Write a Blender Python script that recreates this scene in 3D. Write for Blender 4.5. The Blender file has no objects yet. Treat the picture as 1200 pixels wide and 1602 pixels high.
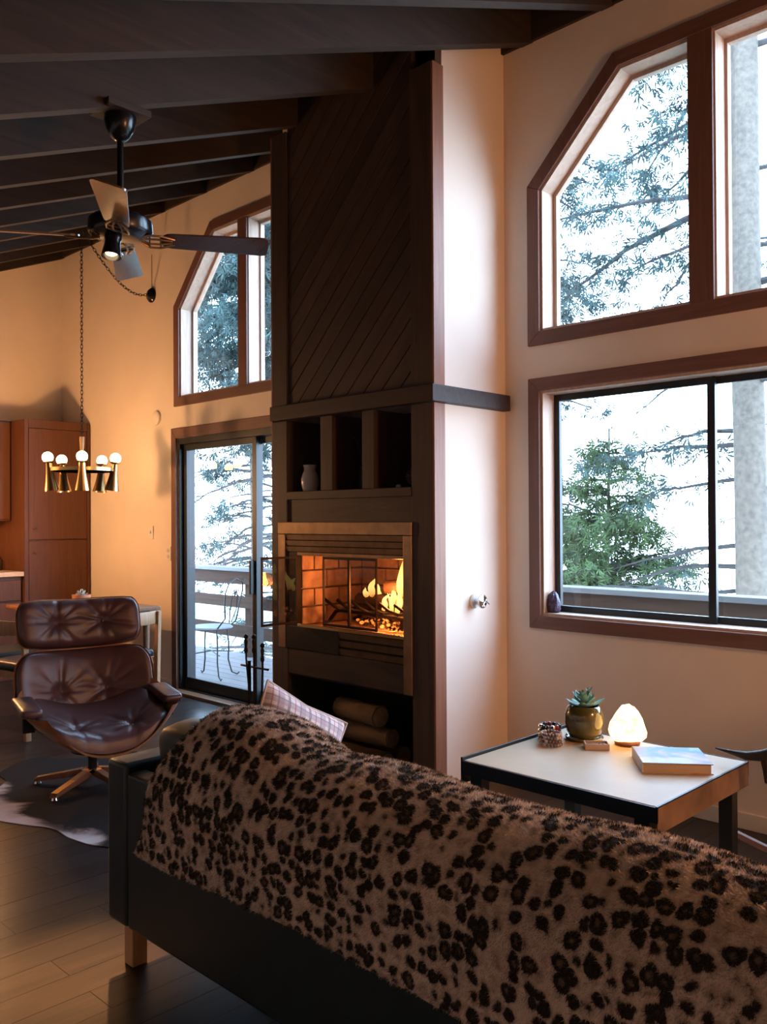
import bpy, bmesh, math, random
import numpy as np
from mathutils import Vector, Matrix, Euler
from math import sin, cos, pi, radians, sqrt, exp
random.seed(7)
RNG = np.random.default_rng(7)
sc = bpy.context.scene
COL = sc.collection

# ------------------------------------------------------------------ camera
CAM_F = Vector((-0.69859781, 0.71546973, 0.00800984))
CAM_R = Vector((0.71545329, 0.69864072, -0.0052665))
CAM_U = Vector((0.00936402, -0.0020515, 0.99995405))
cd = bpy.data.cameras.new('camera')
cam = bpy.data.objects.new('camera', cd)
COL.objects.link(cam)
M = Matrix.Identity(4)
for i in range(3):
    M[i][0] = CAM_R[i]; M[i][1] = CAM_U[i]; M[i][2] = -CAM_F[i]
M.translation = (0, 0, 1.4047)
cam.matrix_world = M
cd.sensor_fit = 'VERTICAL'
cd.sensor_height = 24.0
cd.sensor_width = 24.0
cd.lens = 24.0 * 1369.7 / 1602.0
cd.clip_start = 0.05
cd.clip_end = 500
sc.camera = cam

# ------------------------------------------------------------------ sky, exposure
SKY = 19.0
w = bpy.data.worlds.new('sky'); sc.world = w; w.use_nodes = True
nt = w.node_tree; nt.nodes.clear()
_o = nt.nodes.new('ShaderNodeOutputWorld'); _b = nt.nodes.new('ShaderNodeBackground')
_tc = nt.nodes.new('ShaderNodeTexCoord'); _sx = nt.nodes.new('ShaderNodeSeparateXYZ')
_cr = nt.nodes.new('ShaderNodeValToRGB')
_cr.color_ramp.elements[0].position = 0.0; _cr.color_ramp.elements[0].color = (0.62, 0.78, 1.0, 1)
_cr.color_ramp.elements[1].position = 0.45; _cr.color_ramp.elements[1].color = (0.46, 0.69, 1.0, 1)
nt.links.new(_tc.outputs['Generated'], _sx.inputs[0]); nt.links.new(_sx.outputs['Z'], _cr.inputs[0])
nt.links.new(_cr.outputs[0], _b.inputs[0]); _b.inputs[1].default_value = SKY
nt.links.new(_b.outputs[0], _o.inputs[0])
vs = sc.view_settings
sc.display_settings.display_device = 'sRGB'
vs.view_transform = 'Standard'; vs.look = 'None'; vs.gamma = 1.0; vs.use_curve_mapping = False
vs.exposure = 0.0
sc.cycles.use_denoising = True
sc.cycles.max_bounces = 10
sc.cycles.transparent_max_bounces = 16
sc.cycles.sample_clamp_indirect = 6.0

def lamp(name, kind, loc, energy, color, size=0.1, rot=(0, 0, 0), parent=None, **kw):
    l = bpy.data.lights.new(name, kind); l.energy = energy; l.color = color
    if kind == 'AREA':
        l.shape = 'RECTANGLE'; l.size = size[0]; l.size_y = size[1]
    else:
        l.shadow_soft_size = size
    for k, v in kw.items(): setattr(l, k, v)
    o = bpy.data.objects.new(name, l); COL.objects.link(o)
    o.location = loc; o.rotation_euler = rot
    if parent: o.parent = parent
    return o
WARM = (1.0, 0.50, 0.20)
# portals guide the sampling of the sky through the windows
for (px_, pz_, sx_, sz_) in ((-1.78, 3.05, 1.9, 1.4), (-1.78, 1.48, 1.9, 1.3), (-5.33, 3.05, 1.9, 1.4), (-5.33, 1.05, 1.9, 2.1)):
    po = lamp('window_portal', 'AREA', (px_, 4.16, pz_), 1, (1, 1, 1), (sx_, sz_), (radians(-90), 0, 0))
    po.data.cycles.is_portal = True
# added warm fill lights out of view, without fixtures, to brighten the walls
lamp('hall_fill', 'POINT', (0.9, -1.2, 1.95), 11, WARM, 0.18)
lamp('living_fill', 'POINT', (1.3, 2.8, 2.0), 155, (1.0, .45, .17), 0.2)

# ------------------------------------------------------------------ helpers
class G:
    """collects shapes that become ONE mesh object"""
    def __init__(s): s.v = []; s.f = []; s.uv = None
    def add(s, vs_, fs_):
        n = len(s.v); s.v += [tuple(x) for x in vs_]; s.f += [tuple(i + n for i in f) for f in fs_]; return s
    def box(s, x0, x1, y0, y1, z0, z1):
        vs_ = [(x, y, z) for x in (x0, x1) for y in (y0, y1) for z in (z0, z1)]
        return s.add(vs_, [(0, 1, 3, 2), (4, 6, 7, 5), (0, 4, 5, 1), (2, 3, 7, 6), (0, 2, 6, 4), (1, 5, 7, 3)])
    def obox(s, c, sx, sy, sz, m):
        vs_ = [Vector(c) + m @ Vector((x * sx / 2, y * sy / 2, z * sz / 2)) for x in (-1, 1) for y in (-1, 1) for z in (-1, 1)]
        return s.add(vs_, [(0, 1, 3, 2), (4, 6, 7, 5), (0, 4, 5, 1), (2, 3, 7, 6), (0, 2, 6, 4), (1, 5, 7, 3)])
    def prism(s, poly, d0, d1, plane='xz'):
        """polygon (a,b) swept from d0 to d1 along the missing axis"""
        def P(a, b, d):
            return {'xz': (a, d, b), 'xy': (a, b, d), 'yz': (d, a, b)}[plane]
        n = len(poly)
        vs_ = [P(a, b, d0) for a, b in poly] + [P(a, b, d1) for a, b in poly]
        fs_ = [tuple(range(n)), tuple(range(2 * n - 1, n - 1, -1))] + [(i, (i + 1) % n, n + (i + 1) % n, n + i) for i in range(n)]
        return s.add(vs_, fs_)
    def tube(s, path, r, n=8, cap=True):
        path = [Vector(p) for p in path]
        if not hasattr(r, '__len__'): r = [r] * len(path)
        t0 = (path[1] - path[0]).normalized()
        up = Vector((0, 0, 1)) if abs(t0.z) < .9 else Vector((1, 0, 0))
        a = t0.cross(up).normalized(); base = len(s.v)
        for i, p in enumerate(path):
            t = (path[min(i + 1, len(path) - 1)] - path[max(i - 1, 0)]).normalized()
            a = (a - t * a.dot(t)).normalized(); b = t.cross(a)
            for k in range(n):
                th = 2 * pi * k / n
                s.v.append(tuple(p + (a * cos(th) + b * sin(th)) * r[i]))
        for i in range(len(path) - 1):
            for k in range(n):
                k2 = (k + 1) % n
                s.f.append((base + i * n + k, base + i * n + k2, base + (i + 1) * n + k2, base + (i + 1) * n + k))
        if cap:
            s.f.append(tuple(base + k for k in range(n - 1, -1, -1)))
            e = base + (len(path) - 1) * n
            s.f.append(tuple(e + k for k in range(n)))
        return s
    def lathe(s, prof, c=(0, 0, 0), n=20, m=None):
        """profile of (radius, height) turned about z"""
        base = len(s.v); c = Vector(c); m = m or Matrix.Identity(3)
        for r, z in prof:
            for k in range(n):
                th = 2 * pi * k / n
                s.v.append(tuple(c + m @ Vector((r * cos(th), r * sin(th), z))))
        for i in range(len(prof) - 1):
            for k in range(n):
                k2 = (k + 1) % n
                s.f.append((base + i * n + k, base + i * n + k2, base + (i + 1) * n + k2, base + (i + 1) * n + k))
        if prof[0][0] > 1e-5: s.f.append(tuple(base + k for k in range(n - 1, -1, -1)))
        if prof[-1][0] > 1e-5: s.f.append(tuple(base + (len(prof) - 1) * n + k for k in range(n)))
        return s
    def ball(s, c, r, n=10, sz=1.0):
        k = max(4, n // 2)
        return s.lathe([(r * sin(pi * i / k) + 1e-6, -r * sz * cos(pi * i / k)) for i in range(k + 1)], c, n)
    def grid(s, fn, nu, nv, closed_u=False):
        base = len(s.v)
        for j in range(nv):
            for i in range(nu):
                s.v.append(tuple(fn(i / (nu if closed_u else nu - 1), j / (nv - 1))))
        for j in range(nv - 1):
            for i in range(nu if closed_u else nu - 1):
                i2 = (i + 1) % nu
                s.f.append((base + j * nu + i, base + j * nu + i2, base + (j + 1) * nu + i2, base + (j + 1) * nu + i))
        return s
    def xf(s, m, start=0):
        for i in range(start, len(s.v)): s.v[i] = tuple(m @ Vector(s.v[i]))
        return s
    def build(s, name, mat=None, parent=None, smooth=False, bevel=0.0, seg=2, uv=None, world=True, angle=40, weld=False, normals=True):
        me = bpy.data.meshes.new(name)
        v = s.v
        if parent is not None and world:
            inv = WM(parent).inverted()
            v = [tuple(inv @ Vector(p)) for p in v]
        me.from_pydata(v, [], s.f); me.update()
        if normals or weld:
            bm = bmesh.new(); bm.from_mesh(me)
            if weld: bmesh.ops.remove_doubles(bm, verts=bm.verts, dist=1e-5)
            if normals: bmesh.ops.recalc_face_normals(bm, faces=bm.faces)
            bm.to_mesh(me); bm.free()
        if mat: me.materials.append(mat)
        if smooth:
            me.polygons.foreach_set('use_smooth', [True] * len(me.polygons))
            if angle < 180:
                me.set_sharp_from_angle(angle=radians(angle))
        o = bpy.data.objects.new(name, me); COL.objects.link(o)
        if parent is not None: o.parent = parent
        if bevel > 0:
            md = o.modifiers.new('bevel', 'BEVEL'); md.width = bevel; md.segments = seg; md.limit_method = 'ANGLE'; md.angle_limit = radians(35)
        return o

def WM(o):
    m = o.matrix_basis.copy() if o.parent is None else WM(o.parent) @ o.matrix_basis
    return m

def thing(name, label, cat, loc=(0, 0, 0), rotz=0.0, group=None):
    o = bpy.data.objects.new(name, None); COL.objects.link(o)
    o.empty_display_size = .05
    o.location = loc; o.rotation_euler = (0, 0, rotz)
    o['label'] = label; o['category'] = cat
    if group: o['group'] = group
    return o
def tag(o, label, cat, group=None):
    o['label'] = label; o['category'] = cat
    if group: o['group'] = group
    return o
def struct(o):
    o['kind'] = 'structure'; return o
def sempty(name, loc):
    o = bpy.data.objects.new(name, None); COL.objects.link(o); o.location = loc; o.empty_display_size = .05
    return struct(o)
def dup(root, loc, rotz, label, group=None):
    r = root.copy(); COL.objects.link(r); r.location = loc; r.rotation_euler = (0, 0, rotz); r['label'] = label
    if group: r['group'] = group
    for ch in list(root.children):
        c = ch.copy(); COL.objects.link(c); c.parent = r
        for g in list(ch.children):
            d = g.copy(); COL.objects.link(d); d.parent = c
    return r
def copy_part(o, parent, loc=(0, 0, 0), rot=(0, 0, 0)):
    c = o.copy(); COL.objects.link(c); c.parent = parent; c.location = loc; c.rotation_euler = rot; return c

def inset(poly, d):
    """inset a convex polygon; d = one distance per edge"""
    n = len(poly); area = sum(poly[i][0] * poly[(i + 1) % n][1] - poly[(i + 1) % n][0] * poly[i][1] for i in range(n))
    sg = 1 if area > 0 else -1
    if not hasattr(d, '__len__'): d = [d] * n
    L = []
    for i in range(n):
        a = Vector(poly[i]); b = Vector(poly[(i + 1) % n]); t = (b - a).normalized(); nn = Vector((-t.y, t.x)) * sg
        L.append((a + nn * d[i], t))
    out = []
    for i in range(n):
        (p, t), (q, u) = L[i - 1], L[i]
        den = t.x * u.y - t.y * u.x
        k = ((q.x - p.x) * u.y - (q.y - p.y) * u.x) / den
        out.append(tuple(p + t * k))
    return out
def ring(g_or_none, outer, inner, y0, y1):
    """one quad prism per edge of a casing: list of G"""
    n = len(outer); out = []
    for i in range(n):
        j = (i + 1) % n
        out.append(G().prism([outer[i], outer[j], inner[j], inner[i]], y0, y1))
    return out
def plate(outer, holes, d0, d1):
    """flat plate in xz with holes, filled by a curve and given depth"""
    cu = bpy.data.curves.new('tmp', 'CURVE'); cu.dimensions = '2D'; cu.fill_mode = 'BOTH'
    for poly in [outer] + holes:
        sp = cu.splines.new('POLY'); sp.points.add(len(poly) - 1); sp.use_cyclic_u = True
        for k, (a, b) in enumerate(poly): sp.points[k].co = (a, b, 0, 1)
    cu.extrude = abs(d1 - d0) / 2
    o = bpy.data.objects.new('tmp', cu); COL.objects.link(o)
    dg = bpy.context.evaluated_depsgraph_get()
    me = bpy.data.meshes.new_from_object(o.evaluated_get(dg))
    g = G(); mid = (d0 + d1) / 2
    g.v = [(v.co.x, mid + v.co.z, v.co.y) for v in me.vertices]
    g.f = [tuple(p.vertices) for p in me.polygons]
    bpy.data.objects.remove(o); bpy.data.meshes.remove(me); bpy.data.curves.remove(cu)
    return g
def clip(poly, a, b, c):
    """keep a*x+b*y<=c"""
    out = []
    for i in range(len(poly)):
        p, q = poly[i], poly[(i + 1) % len(poly)]
        dp = a * p[0] + b * p[1] - c; dq = a * q[0] + b * q[1] - c
        if dp <= 0: out.append(p)
        if (dp < 0 < dq) or (dq < 0 < dp):
            t = dp / (dp - dq); out.append((p[0] + t * (q[0] - p[0]), p[1] + t * (q[1] - p[1])))
    return out

# ------------------------------------------------------------------ materials
def nodes(name):
    m = bpy.data.materials.new(name); m.use_nodes = True
    t = m.node_tree; b = t.nodes['Principled BSDF']
    return m, t, b
def N(t, k, **kw):
    n = t.nodes.new(k)
    for a, v in kw.items():
        if a in ('ins',):
            for i, x in v.items(): n.inputs[i].default_value = x
        else: setattr(n, a, v)
    return n
def ramp(t, fac, stops):
    r = t.nodes.new('ShaderNodeValToRGB'); e = r.color_ramp.elements
    while len(e) < len(stops): e.new(0.5)
    for i, (p, c) in enumerate(stops):
        e[i].position = p; e[i].color = (*c, 1)
    t.links.new(fac, r.inputs[0]); return r
def c3(c): return tuple(c) + (1,)
def plain(name, c, rough=.6, metal=0.0, var=.08, scale=8.0, bump=0.0, bscale=60.0, spec=.5, coat=0.0, sheen=0.0, emit=None):
    m, t, b = nodes(name)
    b.inputs['Roughness'].default_value = rough; b.inputs['Metallic'].default_value = metal
    b.inputs['Specular IOR Level'].default_value = spec
    b.inputs['Coat Weight'].default_value = coat; b.inputs['Sheen Weight'].default_value = sheen
    tc = N(t, 'ShaderNodeTexCoord')
    if var > 0:
        n = N(t, 'ShaderNodeTexNoise', ins={'Scale': scale, 'Detail': 4.0})
        t.links.new(tc.outputs['Object'], n.inputs['Vector'])
        r = ramp(t, n.outputs[0], [(.3, [x * (1 - var) for x in c]), (.7, [min(1, x * (1 + var)) for x in c])])
        t.links.new(r.outputs[0], b.inputs['Base Color'])
    else: b.inputs['Base Color'].default_value = c3(c)
    if bump > 0:
        n2 = N(t, 'ShaderNodeTexNoise', ins={'Scale': bscale, 'Detail': 3.0})
        t.links.new(tc.outputs['Object'], n2.inputs['Vector'])
        bp = N(t, 'ShaderNodeBump', ins={'Strength': bump, 'Distance': .01})
        t.links.new(n2.outputs[0], bp.inputs['Height']); t.links.new(bp.outputs[0], b.inputs['Normal'])
    if emit:
        b.inputs['Emission Color'].default_value = c3(emit[0]); b.inputs['Emission Strength'].default_value = emit[1]
    return m
def wood(name, c1, c2, axis='x', rough=.5, var=.2, bump=.15, scale=1.0, spec=.4, coat=0.0):
    m, t, b = nodes(name)
    b.inputs['Roughness'].default_value = rough; b.inputs['Specular IOR Level'].default_value = spec
    b.inputs['Coat Weight'].default_value = coat; b.inputs['Coat Roughness'].default_value = .25
    tc = N(t, 'ShaderNodeTexCoord'); oi = N(t, 'ShaderNodeObjectInfo')
    mp = N(t, 'ShaderNodeMapping')
    k = {'x': (1.2, 16, 16), 'y': (16, 1.2, 16), 'z': (16, 16, 1.2)}[axis]
    mp.inputs['Scale'].default_value = [a * scale for a in k]
    ad = N(t, 'ShaderNodeVectorMath', operation='MULTIPLY_ADD')
    t.links.new(oi.outputs['Random'], ad.inputs[0]); ad.inputs[1].default_value = (7, 13, 5)
    t.links.new(tc.outputs['Object'], ad.inputs[2])
    t.links.new(ad.outputs[0], mp.inputs['Vector'])
    n = N(t, 'ShaderNodeTexNoise', ins={'Scale': 1.6, 'Detail': 8.0, 'Roughness': .62, 'Distortion': 1.1})
    t.links.new(mp.outputs[0], n.inputs['Vector'])
    r = ramp(t, n.outputs[0], [(.28, c1), (.72, c2)])
    hv = N(t, 'ShaderNodeHueSaturation')
    mm = N(t, 'ShaderNodeMath', operation='MULTIPLY_ADD'); mm.inputs[1].default_value = 2 * var; mm.inputs[2].default_value = 1 - var
    t.links.new(oi.outputs['Random'], mm.inputs[0]); t.links.new(mm.outputs[0], hv.inputs['Value'])
    t.links.new(r.outputs[0], hv.inputs['Color']); t.links.new(hv.outputs[0], b.inputs['Base Color'])
    bp = N(t, 'ShaderNodeBump', ins={'Strength': bump, 'Distance': .004})
    t.links.new(n.outputs[0], bp.inputs['Height']); t.links.new(bp.outputs[0], b.inputs['Normal'])
    return m
def glass_mat(name, tint=(1, 1, 1), refl=1.0):
    m = bpy.data.materials.new(name); m.use_nodes = True; t = m.node_tree; t.nodes.clear()
    o = N(t, 'ShaderNodeOutputMaterial'); tr = N(t, 'ShaderNodeBsdfTransparent'); gl = N(t, 'ShaderNodeBsdfGlossy')
    tr.inputs[0].default_value = c3(tint); gl.inputs['Roughness'].default_value = .004
    fr = N(t, 'ShaderNodeFresnel', ins={'IOR': 1.5}); mx = N(t, 'ShaderNodeMixShader')
    ml = N(t, 'ShaderNodeMath', operation='MULTIPLY'); ml.inputs[1].default_value = refl
    ge = N(t, 'ShaderNodeNewGeometry'); fm = N(t, 'ShaderNodeMath', operation='MULTIPLY_ADD')
    fm.inputs[1].default_value = -refl; fm.inputs[2].default_value = refl
    t.links.new(ge.outputs['Backfacing'], fm.inputs[0]); t.links.new(fm.outputs[0], ml.inputs[1])
    t.links.new(fr.outputs[0], ml.inputs[0]); t.links.new(ml.outputs[0], mx.inputs[0])
    t.links.new(tr.outputs[0], mx.inputs[1]); t.links.new(gl.outputs[0], mx.inputs[2]); t.links.new(mx.outputs[0], o.inputs[0])
    return m
def emis(name, c, s):
    m = bpy.data.materials.new(name); m.use_nodes = True; t = m.node_tree; t.nodes.clear()
    o = N(t, 'ShaderNodeOutputMaterial'); e = N(t, 'ShaderNodeEmission'); e.inputs[0].default_value = c3(c); e.inputs[1].default_value = s
    t.links.new(e.outputs[0], o.inputs[0]); return m

MAT = {}
MAT['wall'] = plain('wall_paint', (.80, .695, .60), .85, var=.03, scale=3, bump=.05, bscale=120, spec=.2)
MAT['white'] = plain('white_paint', (.78, .74, .68), .6, var=.03)
MAT['beam'] = wood('beam_wood', (.019, .0125, .010), (.045, .028, .020), 'y', .7, .12, .2, .7)
MAT['deckboard'] = wood('roof_board_wood', (.02, .013, .009), (.045, .027, .017), 'x', .8)
MAT['trimwood'] = wood('casing_wood', (.12, .055, .040), (.20, .095, .068), 'x', .5, .08)
MAT['trimwood_v'] = wood('casing_wood_upright', (.12, .055, .040), (.20, .095, .068), 'z', .5, .08)
MAT['jamb'] = wood('jamb_wood', (.40, .27, .20), (.56, .40, .31), 'z', .55, .05)
MAT['redwood'] = wood('redwood', (.036, .022, .019), (.072, .042, .034), 'x', .55, .25, .2)
MAT['redwood_v'] = wood('redwood_upright', (.040, .025, .021), (.078, .046, .037), 'z', .55, .1, .2)
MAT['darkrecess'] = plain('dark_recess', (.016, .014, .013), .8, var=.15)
MAT['floor'] = wood('floor_plank_wood', (.013, .0098, .0095), (.036, .025, .021), 'y', .30, .3, .12, 1.0, .4)
MAT['black_metal'] = plain('black_aluminium', (.012, .014, .016), .4, .2, var=.1)
MAT['iron'] = plain('black_iron', (.014, .013, .013), .5, .6, var=.2, scale=30)
MAT['fanblack'] = plain('fan_black', (.010, .010, .013), .22, .3, var=.1)
MAT['brass'] = plain('brass', (.62, .40, .17), .25, 1.0, var=.1)
MAT['darkbrass'] = plain('aged_brass', (.34, .215, .12), .33, 1.0, var=.2, scale=14)
MAT['chrome'] = plain('chrome', (.8, .8, .82), .12, 1.0, var=0)
MAT['glass'] = glass_mat('window_glass', (.96, .98, .98))
MAT['tint'] = glass_mat('fire_door_glass', (.78, .78, .78))
MAT['brick'] = plain('fire_brick', (.46, .34, .25), .9, var=.3, scale=14, bump=.5, bscale=50)
MAT['mortar'] = plain('fire_mortar', (.62, .46, .36), .95, var=.2, scale=20)
MAT['soot'] = plain('soot', (.02, .018, .016), .95, var=.4, scale=10)
MAT['cab'] = wood('cabinet_wood', (.085, .031, .013), (.135, .052, .022), 'z', .45, .06, .08)
MAT['leather_b'] = plain('black_leather', (.011, .023, .028), .42, var=.15, scale=12, bump=.12, bscale=260, spec=.5)
MAT['ply'] = wood('rosewood_ply', (.20, .085, .035), (.36, .17, .075), 'z', .35, .05, .05, coat=.3)
MAT['plyedge'] = plain('ply_edge', (.55, .36, .2), .5, var=.1)
MAT['oak'] = wood('pale_oak', (.33, .19, .10), (.50, .31, .17), 'z', .45, .08)
MAT['walnut'] = wood('walnut', (.11, .05, .025), (.20, .095, .048), 'x', .42, .1)
MAT['deck'] = wood('deck_board_wood', (.060, .050, .052), (.095, .082, .084), 'x', .6, .12)
MAT['rail'] = wood('railing_wood', (.036, .021, .0155), (.066, .041, .030), 'x', .8, .12, .15, 1.0, .1)
MAT['railcap'] = wood('railing_cap_wood', (.075, .078, .084), (.11, .112, .12), 'x', .6, .05)
MAT['terracotta'] = plain('terracotta', (.55, .22, .11), .75, var=.12)
MAT['bark'] = plain('bark', (.080, .064, .050), .9, var=.3, scale=22, bump=.8, bscale=14)
MAT['twig'] = plain('twig_bark', (.026, .024, .024), .9, var=.3)
MAT['fol_teal'] = plain('needles_blue_green', (.030, .052, .050), .75, var=.4, scale=5, spec=.2)
MAT['fol_green'] = plain('needles_green', (.040, .066, .024), .75, var=.45, scale=4, spec=.2)
MAT['fol_pale'] = plain('needles_pale', (.060, .078, .064), .8, var=.35, scale=4, spec=.2)
MAT['ground'] = plain('misty_ground', (.22, .23, .19), .95, var=.3, scale=.3)
MAT['outwall'] = plain('siding_paint', (.30, .22, .18), .8, var=.1)

# ------------------------------------------------------------------ dimensions found from the photograph
YW = 3.967          # inner face of the window wall
YF = 3.344          # front of the fireplace
XC, XCL = -2.919, -4.207   # right and left faces of the chimney breast
XL = -8.315         # kitchen wall
XR, YB = 2.6, -3.0  # walls behind the camera
ZC = 3.988          # underside of the rafters at the window wall
SL = 0.40
def zbeam(y): return ZC - SL * (YW - y)
WT = .16            # wall thickness
YO = YW + WT
# ================================================================== SETTING
def wrect(x0, x1, z0, z1): return [(x0, z0), (x1, z0), (x1, z1), (x0, z1)]
def trap(x0, x1, z0, z2, z1, c=.524): return [(x0, z0), (x1, z0), (x1, z2), (x1 - c, z1), (x0 + c, z1), (x0, z2)]
CW = .070
W1 = wrect(-2.756, -.804, .812, 2.160)
W2 = trap(-2.756, -.804, 2.337, 3.205, 3.745)
W3 = trap(-6.268, -4.37, 2.337, 3.165, 3.745)
D1 = wrect(-6.309, -4.37, .012, 2.160)
H1, H2, H3 = inset(W1, CW), inset(W2, CW + .004), inset(W3, CW + .004)
HD = inset(D1, [0, CW, .085, CW])
g = plate([(XL - WT, -.3), (XR + WT, -.3), (XR + WT, ZC + .55), (XL - WT, ZC + .55)], [H1, H2, H3, HD], YW, YO)
wall_back = struct(g.build('wall_back', MAT['wall']))

def ceilz(y): return zbeam(y) + .34 if y > -.4 else zbeam(-.4) + .34
prof = [(YB, -.3), (YW, -.3), (YW, ceilz(YW) + .1), (-.4, ceilz(-.4) + .1), (YB, ceilz(-.4) + .1)]
struct(G().prism(prof, XL - WT, XL, 'yz').build('wall_left', MAT['wall']))
struct(G().prism(prof, XR, XR + WT, 'yz').build('wall_right', MAT['wall']))
struct(G().box(XL - WT, XR + WT, YB - WT, YB, -.3, ceilz(-.4) + .1).build('wall_front', MAT['wall']))
# roof: boards above, rafters under them
ceiling = struct(G().prism([(-.4, ceilz(-.4)), (YO + .3, ceilz(YO + .3)), (YO + .3, ceilz(YO + .3) + .06), (-.4, ceilz(-.4) + .06)], XL - WT, XR + WT, 'yz')
                 .box(XL - WT, XR + WT, YB - WT, -.4, ceilz(-.4), ceilz(-.4) + .06).build('ceiling', MAT['deckboard']))
for x in (-2.30, -2.79, -3.41, -4.045, -4.665, -5.255, -5.865, -6.475, -7.085, -7.695, -8.305, -1.69, -1.08, -.47, .14, .75, 1.36, 1.97):
    G().prism([(-.4, zbeam(-.4)), (YW - .002, zbeam(YW)), (YW - .002, zbeam(YW) + .36), (-.4, zbeam(-.4) + .36)], x, x + .072, 'yz').build('rafter', MAT['beam'], ceiling)
# floor of single planks along y
floor = struct(G().box(XL - WT, XR + WT, YB - WT, YO, -.06, -.0195).build('floor', MAT['darkrecess']))
PW = .13
pm = {}
for ln in (1.2, .9, .6):
    o = G().box(0, PW - .0016, 0.0008, ln - .0008, -.019, 0).build('plank', MAT['floor'], floor)
    pm[ln] = o
first = {1.2: True, .9: True, .6: True}
seqs = [(1.2, 1.2, 1.2), (.9, 1.2, .9, .6), (.6, 1.2, 1.2, .6), (1.2, .9, .9, .6), (.6, .9, 1.2, .9), (.9, .9, .6, 1.2)]
ncol = 67; last = None
for i in range(ncol):
    sq = random.choice([s for s in seqs if s is not last]); last = sq
    y = .36
    for ln in sq:
        if first[ln]: o = pm[ln]; first[ln] = False
        else: o = copy_part(pm[ln], floor)
        o.location = (XL + i * PW, y, -.0005 * random.random()); y += ln
g = G()
for i in range(ncol): g.box(XL + i * PW, XL + (i + 1) * PW - .0016, YB, .358, -.019, 0)
xe = XL + ncol * PW
for i in range(int((XR - xe) / PW) + 1): g.box(xe + i * PW, min(XR, xe + (i + 1) * PW - .0016), YB, 3.96, -.019, 0)
o = g.build('floor_boards', MAT['floor'], floor); o['kind'] = 'stuff'
# baseboards
struct(G().box(XC, XR, YW - .014, YW, 0, .075).build('baseboard_back', MAT['white'], bevel=.003))
struct(G().box(-7.70, -6.312, YW - .014, YW, 0, .085).build('baseboard_back_2', MAT['white'], bevel=.003))
struct(G().box(XL, XL + .014, YB, 1.9, 0, .085).build('baseboard_left', MAT['white'], bevel=.003))

# ------------------------------------------------------------------ windows
def window(name, outer, hole, mull=None, frame=None, fmat=None, skip=None):
    xs = [p[0] for p in outer]; zs = [p[1] for p in outer]
    root = sempty(name, (sum(xs) / len(xs), YW, min(zs)))
    n = len(outer)
    for i, g in enumerate(ring(None, outer, hole, YW - .018, YW)):
        if skip == i: continue
        a, b = outer[i], outer[(i + 1) % n]
        vert = abs(a[0] - b[0]) < abs(a[1] - b[1])
        g.build('casing_board', MAT['trimwood_v'] if vert else MAT['trimwood'], root, bevel=.003)
    inn = inset(hole, .014)
    for i, g in enumerate(ring(None, hole, inn, YW, YO)):
        g.build('jamb_board', MAT['jamb'], root)
    return root, inn
def panes(root, polys, y, frame_w, fmat, name='sash_frame', depth=.035):
    for poly in polys:
        inn = inset(poly, frame_w)
        gg = G()
        for r in ring(None, poly, inn, y, y + depth): gg.add(r.v, r.f)
        f = gg.build(name, fmat, root)
        G().prism(inset(poly, frame_w - .006), y + depth * .45, y + depth * .45 + .005).build('pane', MAT['glass'], f)
# upper windows with cut corners
def upper(name, outer, hole, m0, m1):
    root, inn = window(name, outer, hole)
    G().box(m0, m1, YW - .016, YO - .02, outer[0][1] + CW, outer[3][1] - CW).build('mullion', MAT['trimwood_v'], root, bevel=.003)
    L = clip(inn, 1, 0, m0); R = clip(inn, -1, 0, -m1)
    # the sides of the mullion are faced with the same pale jamb boards
    for xa in (m0 - .008, m1):
        G().box(xa, xa + .008, YW + .002, YO - .02, outer[0][1] + CW + .016, outer[3][1] - CW - .016).build('jamb_board', MAT['jamb'], root)
    panes(root, [L, R], YW + .105, .022, MAT['jamb'])
upper('window_2', W2, H2, -1.841, -1.721)
upper('window_3', W3, H3, -5.385, -5.277)
# lower slider
root, inn = window('window_1', W1, H1)
xm = -1.80
panes(root, [wrect(inn[0][0], xm + .025, inn[0][1], inn[2][1]), wrect(xm - .025, inn[1][0], inn[0][1], inn[2][1])][:1], YW + .108, .034, MAT['black_metal'], depth=.024)
panes(root, [wrect(xm - .025, inn[1][0], inn[0][1], inn[2][1])], YW + .134, .034, MAT['black_metal'], depth=.024)
# sliding glass door
root = sempty('door_1', ((D1[0][0] + D1[1][0]) / 2, YW, 0))
for i, g in enumerate(ring(None, D1, HD, YW - .018, YW)):
    if i: g.build('casing_board', MAT['trimwood'] if i == 2 else MAT['trimwood_v'], root, bevel=.003)
HD2 = inset(HD, [.02, .03, .05, .03])
gg = G()
for r in ring(None, HD, HD2, YW + .002, YO - .01): gg.add(r.v, r.f)
gg.build('door_frame', MAT['black_metal'], root, bevel=.003)
G().box(D1[0][0] + .02, D1[1][0] - .02, YW - .09, YW + .01, .0, .024).build('threshold', MAT['walnut'], root, bevel=.004)
G().box(HD[0][0] + .005, HD[0][0] + .012, YW + .0, YW + .08, .06, 2.03).build('track_strip', MAT['railcap'], root)
xd = -5.27
zt0, zt1 = HD2[0][1], HD2[2][1]
for k, (xa, xb, yy) in enumerate(((HD2[0][0], xd + .038, YW + .035), (xd - .038, HD2[1][0], YW + .085))):
    poly = wrect(xa, xb, zt0, zt1)
    inn = inset(poly, [.09, .05, .05, .05])
    gg = G()
    for r in ring(None, poly, inn, yy, yy + .035): gg.add(r.v, r.f)
    f = gg.build('sliding_panel', MAT['black_metal'], root, bevel=.002)
    G().prism(inset(poly, .044), yy + .015, yy + .021).build('pane', MAT['glass'], f)
    if k == 0:
        G().box(xd - .01, xd + .015, yy - .035, yy, .85, 1.10).build('pull_handle', MAT['black_metal'], f, bevel=.004)

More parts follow.
